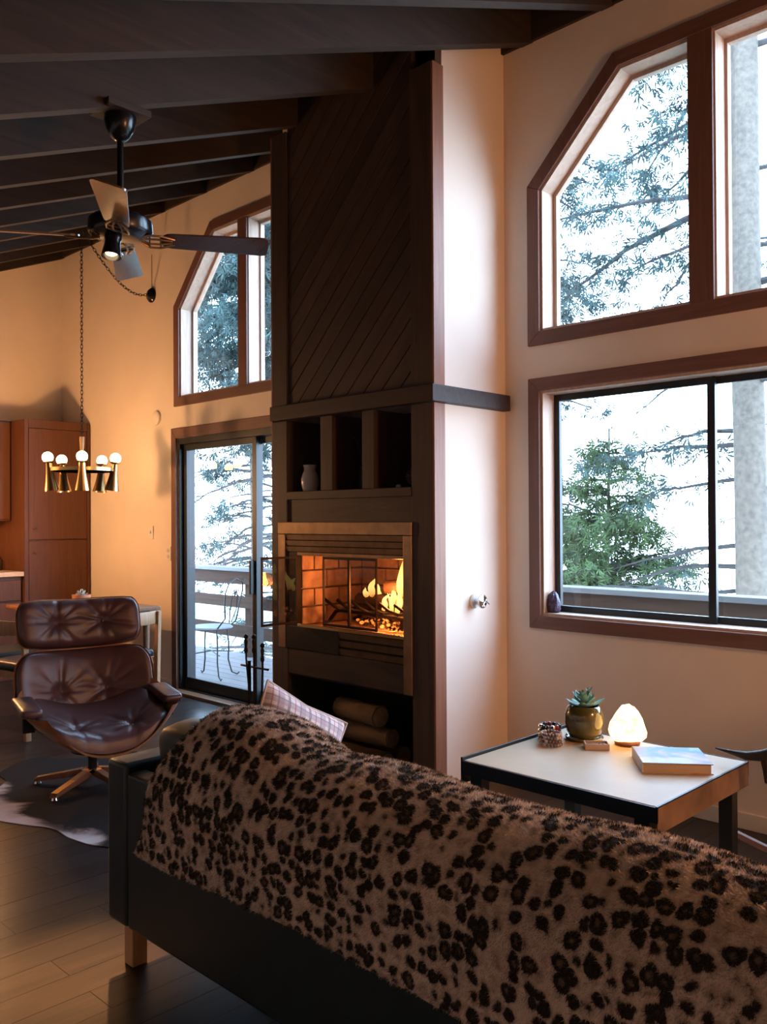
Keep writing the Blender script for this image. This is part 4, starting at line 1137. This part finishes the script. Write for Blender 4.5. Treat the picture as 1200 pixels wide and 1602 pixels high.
# spot light below the motor
SO = (.004, -.035, .012)
mt_ = Vector((0, 0, -1)).rotation_difference(Vector((.13, -.17, -1))).to_matrix()
G().lathe([(.0005, -.004), (.035, -.005), (.036, -.03), (.032, -.04), (.034, -.06), (.041, -.108), (.038, -.108), (.030, -.062), (.0005, -.055)], SO, 24, mt_).build('spot_shade', FB, fan, smooth=True, world=False)
G().ball(tuple(mt_ @ Vector((0, 0, -.088)) + Vector(SO)), .026, 14, .6).build('bulb', emis('spot_bulb', (1, .70, .38), 14), fan, smooth=True, world=False)
spd = Vector((-2.62, 1.35, 0)) - Vector((FX, FY, FZ - .12))
sp = lamp('fan_spot', 'SPOT', tuple(Vector((FX, FY, FZ)) + Vector(SO) + mt_ @ Vector((0, 0, -.118))), 1500, (1, .50, .20), .02, parent=None, spot_size=radians(17), spot_blend=1.0)
sp.rotation_euler = spd.to_track_quat('-Z', 'Y').to_euler()

# ================================================================== CHANDELIER
CX, CY, CZ = -6.465, 3.25, 1.80
ch = thing('chandelier', 'brass chandelier of five cone lamps with bare bulbs over the dining table', 'chandelier', (CX, CY, CZ))
CB = MAT['brass']
G().lathe([(.245, -.012), (.255, -.012), (.255, .014), (.245, .014), (.245, -.012)], (0, 0, 0), 48).build('ring', CB, ch, smooth=True, world=False)
G().lathe([(.016, .02), (.026, .03), (.022, .08), (.014, .15), (.020, .255), (.017, .26), (.0005, .262)], (0, 0, 0), 18).build('stem', MAT['oak'], ch, smooth=True, world=False)
G().lathe([(.0005, -.02), (.02, -.018), (.03, .0), (.02, .022)], (0, 0, 0), 18).build('hub', CB, ch, smooth=True, world=False)
towards = math.atan2(-CY, -CX)
bulbm = emis('bare_bulb', (1.0, .60, .27), 28)
for k in range(5):
    a = towards + 2 * pi * k / 5 ; c, s = cos(a), sin(a)
    G().tube([(.02 * c, .02 * s, 0), (.245 * c, .245 * s, 0)], .006, 8).build('spoke', CB, ch, smooth=True, world=False)
    m = Matrix.Rotation(radians(7), 3, Vector((-s, c, 0)))
    cn = G().lathe([(.020, .045), (.022, .03), (.026, 0), (.036, -.07), (.056, -.165), (.053, -.165), (.033, -.07), (.018, .0), (.0005, .01)], (.25 * c, .25 * s, 0), 24, m).build('cone_shade', CB, ch, smooth=True, world=False)
    G().lathe([(.012, .044), (.030, .048), (.044, .058), (.042, .060), (.028, .052), (.0005, .050)], (.25 * c, .25 * s, 0), 20, m).build('drip_dish', CB, cn, smooth=True, world=False)
    G().ball(tuple(Vector((.25 * c, .25 * s, 0)) + m @ Vector((0, 0, .090))), .042, 16).build('bulb', bulbm, cn, smooth=True, world=False)
def chain(pts, parent, pitch=.030, rr=.0028, name='chain'):
    """links along a path, joined into one part"""
    P = [Vector(p) for p in pts]; D = [0]
    for i in range(1, len(P)): D.append(D[-1] + (P[i] - P[i - 1]).length)
    g = G(); nl = int(D[-1] / pitch)
    for k in range(nl):
        d = (k + .5) * pitch
        i = max(j for j in range(len(P) - 1) if D[j] <= d); t = (d - D[i]) / (D[i + 1] - D[i] + 1e-9); c = P[i].lerp(P[i + 1], t)
        tn = (P[i + 1] - P[i]).normalized()
        up = Vector((0, 1, 0)) if abs(tn.y) < .8 else Vector((1, 0, 0)); sd = tn.cross(up).normalized()
        if k % 2: sd = tn.cross(sd)
        pth = [c + tn * (.021 * cos(q)) + sd * (.010 * sin(q)) for q in [2 * pi * j / 8 for j in range(9)]]
        g.tube(pth, rr, 4, cap=False)
    o = g.build(name, MAT['iron'], parent, smooth=True); o['kind'] = 'stuff'; return o
hook = Vector((CX + .02, CY, zbeam(CY) - .005))
chain([(CX, CY, CZ + .262), (CX, CY, hook.z - .03)], ch)
G().tube([hook, hook - Vector((0, 0, .04)), hook - Vector((.02, 0, .055)), hook - Vector((.035, 0, .04))], .004, 6).build('ceiling_hook', MAT['iron'], ch, smooth=True)
end = Vector((-6.622, YW - .045, 3.325)); sw = []
st_ = hook - Vector((0.0, 0, .03))
for k in range(15):
    t_ = k / 14; q = st_.lerp(end, t_); q.z -= .16 * 4 * t_ * (1 - t_) * (.55 + .45 * t_); sw.append(q)
chain(sw, ch, name='swag_chain')
mY = Matrix.Rotation(radians(90), 3, 'X')
ds = thing('ceiling_canopy_plate', 'black round wall canopy holding the end of the swag chain', 'canopy plate', (-6.622, YW, 3.325))
G().lathe([(.062, 0), (.062, .012), (.045, .032), (.015, .040), (.0005, .041)], (0, 0, 0), 24, mY).build('plate', FB, ds, smooth=True, world=False)
G().tube([(0, -.003, .05), (0, -.003, .35)], .0022, 6).build('wire', MAT['walnut'], ds, smooth=True, world=False)

# ================================================================== DINING SET
dt = thing('dining_table', 'walnut dining table in the corner under the chandelier', 'table', (-6.45, 3.24, 0))
G().box(-.52, .52, -.38, .38, .715, .745).build('top', MAT['walnut'], dt, world=False, bevel=.006)
G().box(-.46, .46, -.32, .32, .64, .715).build('apron', MAT['walnut'], dt, world=False)
for x in (-.44, .44):
    for y in (-.30, .30):
        G().tube([(x, y, 0), (x, y, .66)], [.016, .026], 10).build('leg', MAT['walnut'], dt, smooth=True, world=False)
def dchair(label, loc, rz):
    c = thing('dining_chair', label, 'chair', loc, rz, 'dining chairs round the corner table')
    O_ = MAT['oak']
    bar = []
    # seat faces +x; curved top rail at the back
    for s in (-1, 1):
        G().prism([(-.205, 0), (-.165, 0), (-.175, .46), (-.195, .76), (-.228, .76), (-.218, .46)], s * .225 - .014, s * .225 + .014, 'xz').build('rear_leg', O_, c, world=False, bevel=.004)
        G().box(.175, .21, s * .215 - .017, s * .215 + .017, 0, .43).build('front_leg', O_, c, world=False, bevel=.004)
    G().box(-.19, .20, -.225, .225, .385, .43).build('seat_rail', O_, c, world=False, bevel=.003)
    q = cushion(.42, .45, .06, .03, 8); q.xf(Matrix.Translation((.01, 0, .46))); q.build('seat_pad', MAT['leather_b'], c, smooth=True, angle=180, world=False)
    g = G(); n = 12
    def rail(u, v):
        a = (u - .5) * 2; x = -.235 + .055 * a * a; y = a * .25
        k = v * 2 * pi
        return Vector((x + .011 * cos(k), y, .715 + .045 * max(-1, min(1, 1.6 * sin(k)))))
    g.grid(lambda u, v: rail(v, u), 12, 15, closed_u=True)
    g.build('top_rail', O_, c, smooth=True, world=False)
    return c
c0 = dchair('pale oak dining chair with black seat nearest the glass door', (-5.70, 3.10, 0), pi + .1)
dup(c0, (-5.78, 2.55, 0), radians(100), 'oak dining chair mostly hidden behind the headrest of the lounge chair')
dup(c0, (-6.36, 2.66, 0), radians(82), 'dark sided dining chair at the left edge of the picture behind the lounge chair')
cp = thing('potted_succulent', 'small pale succulent in a terracotta pot on the dining table', 'potted plant', (-6.44, 3.23, .745))
G().lathe([(.045, 0), (.060, .055), (.068, .056), (.072, .085), (.066, .085), (.060, .07), (.0005, .068)], (0, 0, 0), 24).build('pot', MAT['terracotta'], cp, smooth=True, angle=30, world=False)
pm_ = plain('pale_succulent', (.42, .46, .40), .6, var=.2, scale=30)
for r_, (nn, el, ln) in enumerate(((9, .25, .045), (7, .7, .040), (5, 1.15, .035))):
    for k in range(nn):
        g = G(); leaf(g, (.01 * cos(k), .01 * sin(k), .075 + .008 * r_), 2 * pi * k / nn + r_, el, ln, .020, .008); g.build('leaf', pm_, cp, smooth=True, world=False)

# ================================================================== KITCHEN CORNER
CA = MAT['cab']
tc_ = thing('tall_cabinet', 'tall brown wooden pantry cabinet with two doors in the corner', 'cabinet', (-8.01, 3.645, 0))
G().box(-8.31, -7.735, 3.335, 3.955, .0, 2.315).build('body', CA, tc_, bevel=.003)
for z0, z1, hz in ((.09, 1.222, 1.12), (1.236, 2.235, 1.34)):
    d = G().box(-7.735, -7.715, 3.375, 3.925, z0, z1).build('door', CA, tc_, bevel=.004)
    G().lathe([(.007, 0), (.007, .012), (.013, .018), (.0005, .026)], (-7.715, 3.42, hz), 12, Matrix.Rotation(radians(90), 3, 'Y')).build('knob', CA, d, smooth=True)
for x0, x1, z0, z1 in ((3.335, 3.372, .0, 2.315), (3.928, 3.955, 0, 2.315)):
    G().box(-7.736, -7.712, x0, x1, z0, z1).build('face_frame', CA, tc_, bevel=.003)
G().box(-7.735, -7.713, 3.373, 3.927, 2.238, 2.315).build('face_frame', CA, tc_, bevel=.003)
uc = thing('wall_cabinet', 'brown wooden wall cabinet hung left of the tall pantry', 'cabinet', (-8.15, 2.75, 1.40))
G().box(-8.31, -7.998, 2.2, 3.331, 1.405, 2.315).build('body', CA, uc, bevel=.003)
for y0, y1 in ((2.21, 2.76), (2.77, 3.32)):
    G().box(-7.998, -7.978, y0, y1, 1.42, 2.30).build('door', CA, uc, bevel=.004)
bc = thing('base_cabinet', 'brown wooden base cabinet with drawers left of the tall pantry', 'cabinet', (-8.01, 2.66, 0))
G().box(-8.31, -7.76, 2.0, 3.331, .0, .912).build('body', CA, bc, bevel=.003)
for y0, y1 in ((2.02, 2.66), (2.68, 3.315)):
    for z0, z1 in ((.70, .88), (.42, .68), (.12, .40)):
        d = G().box(-7.76, -7.74, y0, y1, z0, z1).build('drawer', CA, bc, bevel=.004)
        G().lathe([(.008, 0), (.008, .014), (.016, .02), (.014, .028), (.0005, .03)], (-7.74, (y0 + y1) / 2, (z0 + z1) / 2), 12, m90).build('knob', MAT['darkbrass'], d, smooth=True)
ct = G().box(-8.31, -7.71, 1.99, 3.331, .914, .955).build('countertop', plain('cream_counter', (.62, .50, .38), .35, var=.08), None, bevel=.004)
tag(ct, 'cream countertop on the base cabinet left of the pantry', 'countertop')
struct(G().box(XL, XL + .012, 2.0, 3.331, .957, 1.40).build('trim_2', plain('backsplash_paint', (.50, .20, .11), .5, var=.06)))
sh_ = thing('soap_dispenser', 'small dark bottle standing on the kitchen counter at the left edge', 'bottle', (-8.10, 3.26, .955))
G().lathe([(.03, 0), (.036, .006), (.036, .09), (.02, .12), (.014, .135), (.0005, .136)], (0, 0, 0), 18).build('bottle', plain('dark_bottle', (.05, .03, .02), .2), sh_, smooth=True, world=False)
G().tube([(0, 0, .13), (0, 0, .165), (.03, 0, .165)], .005, 6).build('pump', MAT['iron'], sh_, smooth=True, world=False)

# wall fittings
def wallplate(nm, lab, cat, x, z, w_, h_):
    t_ = thing(nm, lab, cat, (x, YW, z))
    G().box(-w_ / 2, w_ / 2, -.007, -.0005, -h_ / 2, h_ / 2).build('plate', MAT['white'], t_, world=False, bevel=.002); return t_
s1 = wallplate('light_switch', 'white light switch on the warm wall left of the glass door', 'light switch', -6.645, 1.30, .072, .115)
G().box(-.006, .006, -.018, -.006, -.008, .014).build('toggle', MAT['white'], s1, world=False, bevel=.001)
s2 = wallplate('wall_outlet', 'white double outlet plate close to the left casing of the glass door', 'outlet', -6.372, 1.127, .072, .115)
for dz in (-.024, .024): G().lathe([(.016, 0), (.0165, .003), (.0005, .0035)], (0, -.0075, dz), 16, mY).build('socket', MAT['cream'], s2, world=False)
s3 = thing('door_chime', 'round cream disc on the wall left of the upper window', 'wall disc', (-6.548, YW, 2.27))
G().lathe([(.062, 0), (.060, .018), (.045, .026), (.0005, .027)], (0, 0, 0), 28, mY).build('disc', MAT['wall'], s3, smooth=True, world=False)

# floor lamp of the kitchen side (seen mirrored in the glass door)
fl_ = thing('floor_lamp', 'floor lamp with a yellow drum shade', 'lamp', (-6.95, 2.35, 0))
G().lathe([(.14, 0), (.14, .018), (.02, .03), (.012, .05), (.012, 1.32), (.0005, 1.33)], (0, 0, 0), 24).build('base', MAT['iron'], fl_, smooth=True, world=False)
shm = plain('lamp_shade_cloth', (.8, .6, .35), .8, var=.04, emit=((1, .50, .17), 15.0))
G().lathe([(.16, 1.27), (.15, 1.56), (.147, 1.56), (.157, 1.27), (.16, 1.27)], (0, 0, 0), 32).build('lamp_shade', shm, fl_, smooth=True, angle=60, world=False)
lamp('floor_lamp_light', 'POINT', (0, 0, 1.66), 85, (1, .50, .20), .06, parent=fl_)
lamp('floor_lamp_light_low', 'POINT', (0, 0, 1.24), 18, (1, .50, .20), .05, parent=fl_)
# ================================================================== OUTSIDE
deck = thing('deck', 'weathered wooden deck outside the windows', 'deck', (-4, 4.9, -.03))
y = YO + .01; k = 0
d0 = None
while y < 5.62:
    for x0 in (-12.0, -8.4, -4.8, -1.2):
        if d0 is None:
            d0 = G().box(0, 3.595, 0, .134, -.035, 0).build('deck_board', MAT['deck'], deck, world=False); o = d0
        else: o = copy_part(d0, deck)
        o.location = Vector((x0 + (.9 if k % 2 else 0), y, -.03 - .001 * random.random())) - deck.location
    y += .14; k += 1
G().box(-12, 3.3, 5.60, 5.64, -.30, -.07).box(-12, 3.3, YO + .02, YO + .06, -.30, -.07).build('rim_joist', MAT['rail'], deck)
rl = thing('deck_railing', 'brown deck railing with three wide boards under a pale flat cap', 'railing', (-4, 5.55, -.03))
for x0 in (-12.0, -8.38, -4.76, -1.14):
    G().box(x0, x0 + 3.6, 5.47, 5.64, .865, .905).build('cap', MAT['railcap'], rl, bevel=.004)
    for z0, z1 in ((.725, .862), (.48, .60), (.17, .30)):
        G().box(x0, x0 + 3.6, 5.52, 5.555, z0, z1).build('rail_board', MAT['rail'], rl, bevel=.003)
for x0 in (-11.0, -9.75, -8.62, -7.42, -6.2, -5.0, -3.8, -2.6, -1.4, -.2, 1.0):
    G().box(x0 - .045, x0 + .045, 5.557, 5.64, -.03, .863).build('post', MAT['rail'], rl, bevel=.003)
# iron garden chair on the deck
gc = thing('garden_chair', 'black wrought iron garden chair with round seat and scrolled back on the deck', 'chair', (-6.72, 4.62, -.0285), radians(-150))
def Q(nm, pts, r=.007): return G().tube(pts, r, 7).build(nm, MAT['iron'], gc, smooth=True, world=False)
G().lathe([(.0005, .445), (.19, .445), (.20, .455), (.19, .467), (.0005, .467)], (0, 0, 0), 24).build('seat', plain('grey_metal_seat', (.10, .10, .115), .5, .2), gc, smooth=True, world=False)
for k in range(4):
    a = pi / 4 + k * pi / 2; c, s = cos(a), sin(a)
    Q('leg', [(.15 * c, .15 * s, .445), (.17 * c, .17 * s, .30), (.165 * c, .165 * s, .15), (.20 * c, .20 * s, .03), (.25 * c, .25 * s, .006), (.27 * c, .27 * s, .02)])
for s in (-1, 1):
    Q('back_scroll', [(-.13, s * .14, .46), (-.17, s * .16, .50), (-.20, s * .13, .55), (-.21, s * .16, .66), (-.23, s * .19, .78), (-.245, s * .15, .86), (-.25, 0, .90)])
    Q('back_scroll', [(-.19, s * .02, .50), (-.22, s * .07, .62), (-.235, s * .06, .74), (-.24, s * .02, .80), (-.235, 0, .74)], .005)
Q('stretcher', [(.155, .155, .22), (0, 0, .24), (-.155, -.155, .22)], .005); Q('stretcher', [(.155, -.155, .22), (0, 0, .245), (-.155, .155, .22)], .005)

ground = struct(G().grid(lambda u, v: Vector((-130 + 190 * u, 7 + 150 * v * v, -4.0 - 9 * min(1, v * 2.5) + 2.0 * sin(u * 17) * v)), 40, 30).build('ground', MAT['ground'], smooth=True))

# ------------------------------------------------------------------ conifers
def path(p0, az, ln, rise, droop, n=9, wob=.06, rg=random):
    p0 = Vector(p0); out = []
    for i in range(n):
        s_ = i / (n - 1)
        out.append(p0 + Vector((cos(az) * ln * s_, sin(az) * ln * s_, rise * s_ * ln - droop * ln * s_ * s_)) + Vector((rg.uniform(-1, 1), rg.uniform(-1, 1), rg.uniform(-1, 1))) * wob * s_ * ln * .35)
    return out
def sprays(paths, per_m, size, hang, spread):
    """flat needle sprays hanging along the twigs -> (verts, faces)"""
    C = []; D = []
    for p in paths:
        L = sum((p[i + 1] - p[i]).length for i in range(len(p) - 1)); n = max(2, int(L * per_m))
        for k in range(n):
            s_ = .18 + .82 * random.random(); f = s_ * (len(p) - 1); i = min(int(f), len(p) - 2)
            C.append(p[i].lerp(p[i + 1], f - i)); D.append((p[i + 1] - p[i]).normalized())
    C = np.array(C); D = np.array(D); n = len(C)
    C = C + RNG.normal(0, spread, (n, 3))
    dr = D * .55 + RNG.normal(0, .55, (n, 3)) + np.array([0, 0, -hang]); dr /= np.linalg.norm(dr, axis=1)[:, None]
    sd = np.cross(dr, RNG.normal(0, 1, (n, 3))); sd /= np.linalg.norm(sd, axis=1)[:, None]
    ln = RNG.uniform(.5, 1.3, n)[:, None] * size; wd = ln * .15
    up = np.cross(sd, dr) * ln * .12
    # a spray: three leaflets in a fan
    V = []
    for ang in (-.6, 0, .6):
        d2 = dr * math.cos(ang) + sd * math.sin(ang)
        s2 = np.cross(d2, up); s2 /= np.linalg.norm(s2, axis=1)[:, None] + 1e-9
        V.append(np.stack([C, C + d2 * ln * .5 + s2 * wd * .55 + up, C + d2 * ln, C + d2 * ln * .5 - s2 * wd * .55 + up], 1))
    V = np.concatenate(V, 0)
    return V.reshape(-1, 3), len(V)
def quads(name, V, nq, mt, parent):
    me = bpy.data.meshes.new(name); V = V - np.array(parent.location)
    me.vertices.add(4 * nq); me.loops.add(4 * nq); me.polygons.add(nq)
    me.vertices.foreach_set('co', V.astype(np.float32).ravel()); me.loops.foreach_set('vertex_index', np.arange(4 * nq, dtype=np.int32))
    me.polygons.foreach_set('loop_start', np.arange(0, 4 * nq, 4, dtype=np.int32)); me.polygons.foreach_set('loop_total', np.full(nq, 4, dtype=np.int32))
    me.update(); me.materials.append(mt)
    o = bpy.data.objects.new(name, me); COL.objects.link(o); o.parent = parent; o['kind'] = 'stuff'; return o
def tree(label, base, top, r, boughs, mt, per_m=26, size=.17, hang=.5, spread=.07, group=None, twigs=7, twl=.34, side=None):
    """boughs: list of (height, azimuth, length, rise, droop, leafiness)"""
    t_ = thing('conifer', label, 'tree', base, 0, group)
    b, tp_ = Vector(base), Vector(top); n = 16; pts = []; rr = []
    for i in range(n):
        s_ = i / (n - 1); pts.append(b.lerp(tp_, s_) + Vector((sin(s_ * 7) * r * .25, cos(s_ * 5) * r * .25, 0))); rr.append(r * (1.12 - .55 * s_ if r > .1 else 1.1 - s_))
    g = G().tube(pts, [max(.012, q) for q in rr], 14)
    g.v = [tuple(Vector(p) + Vector((sin(p[2] * 9 + p[0] * 30), cos(p[2] * 11 + p[1] * 30), 0)) * r * .05) for p in g.v]
    g.build('trunk', MAT['bark'], t_, smooth=True, angle=180)
    gb = G(); leafy = []
    for (h, az, ln, rise, droop, lf) in boughs:
        s_ = (h - b.z) / (tp_.z - b.z); p0 = b.lerp(tp_, max(0, min(1, s_))); p0.z = h
        p = path(p0, az, ln, rise, droop); r0 = .012 + .011 * ln
        gb.tube(p, [max(.004, r0 * (1 - .85 * i / (len(p) - 1))) for i in range(len(p))], 6)
        for k in range(int(twigs * ln)):
            f = random.uniform(.15, 1) * (len(p) - 1); i = min(int(f), len(p) - 2); q = p[i].lerp(p[i + 1], f - i)
            a2 = az + random.choice((-1, 1)) * random.uniform(.3, 1.2)
            tw = path(q, a2, ln * twl * random.uniform(.4, 1), random.uniform(-.1, .25), random.uniform(.2, .7), 5)
            gb.tube(tw, [.006, .005, .004, .003, .002], 4)
            if random.random() < lf: leafy.append(tw)
        if lf > .5: leafy.append(p)
    gb.build('boughs', MAT['twig'], t_, smooth=True)['kind'] = 'stuff'
    if leafy:
        V, nq = sprays(leafy, per_m, size, hang, spread); quads('needles', V, nq, mt, t_)
    return t_
U = random.uniform
# big bare trunk close to the large window
bo = []
for k in range(16): bo.append((U(-1, 3.4), random.choice((pi + U(-.5, .5), U(-.6, .6))), U(.8, 1.7), U(.0, .35), U(.05, .4), .12))
for k in range(26): bo.append((U(3.9, 7.8), pi + U(-.75, .75), U(1.2, 2.6), U(-.1, .2), U(.1, .45), .7))
for k in range(10): bo.append((U(3.0, 7.5), U(-.7, .7), U(1.0, 2.2), U(-.1, .2), U(.1, .4), .5))
for h_, l_, r_, d_, f_ in ((2.05, 1.5, .10, .10, .75), (1.75, 1.2, .0, .12, .6), (1.15, 1.5, -.02, .18, .25), (.95, 1.7, .05, .25, .25), (.75, 1.4, -.1, .2, .2)): bo.append((h_, pi - .15, l_, r_, d_, f_))
tree('tall conifer with a thick bare trunk close outside the large window', (-3.17, 7.97, -6), (-3.10, 7.97, 11), .165, bo, MAT['fol_teal'], 46, .105, .6)
# young fir in the lower left of the large window
bo = []
for k in range(140):
    h = U(-1.2, 2.3); bo.append((h, U(0, 2 * pi), max(.2, min(1.05, (2.75 - h) * .50)) * U(.6, 1.1), U(.1, .4), U(.1, .4), .95))
tree('young green fir filling the lower left of the large window', (-5.0, 8.7, -5), (-5.0, 8.7, 2.4), .07, bo, MAT['fol_green'], 62, .10, .1, .06, twigs=10)
# slender fir along the left side of the large windows
bo = []
for k in range(90):
    h = U(.6, 6.4); bo.append((h, U(0, 2 * pi), U(.5, 1.05), U(-.1, .2), U(.2, .5), .8))
tree('slender conifer seen along the left side of the upper right window', (-6.55, 9.6, -6), (-6.50, 9.6, 9.5), .09, bo, MAT['fol_teal'], 50, .11, .5)
# tree beyond the trunk
bo = []
for k in range(30): bo.append((U(-.5, 6), U(0, 2 * pi), U(.9, 2.0), U(0, .3), U(.1, .5), .35))
tree('conifer with thin bare boughs behind the thick trunk', (-4.05, 12.6, -8), (-4.0, 12.6, 9), .11, bo, MAT['fol_pale'], 36, .12, .5)
# trees beyond the glass door and the upper left window
bo = []
for k in range(150): bo.append((U(2.9, 7.6), U(0, 2 * pi), U(.9, 2.3), U(-.1, .25), U(.15, .5), .95))
for k in range(30): bo.append((U(-1.2, 2.6), random.choice((U(-.55, .7), pi + U(-.7, .55))), U(1.0, 2.4), U(-.05, .2), U(.05, .35), .12))
tree('dense blue green conifer with bare lower boughs beyond the glass door', (-9.9, 8.1, -6), (-9.85, 8.1, 10), .12, bo, MAT['fol_teal'], 60, .13, .5)
bo = []
for k in range(60): bo.append((U(2.5, 8.5), U(0, 2 * pi), U(.8, 1.9), U(-.1, .25), U(.15, .5), .5))
for k in range(60): bo.append((U(-1.5, 2.4), U(0, 2 * pi), U(.8, 1.9), U(-.1, .25), U(.1, .4), .35))
tree('conifer further left beyond the deck railing', (-14.4, 11.0, -7), (-14.3, 11.0, 11), .13, bo, MAT['fol_teal'], 44, .14, .5)
bo = []
for k in range(60): bo.append((U(-2.5, 3.0), U(0, 2 * pi), max(.3, U(.5, 1.3)), U(.1, .3), U(.1, .4), .8))
tree('low pale green fir seen through the gaps of the deck railing', (-11.2, 12.6, -7), (-11.2, 12.6, 1.6), .09, bo, MAT['fol_pale'], 44, .13, .2)
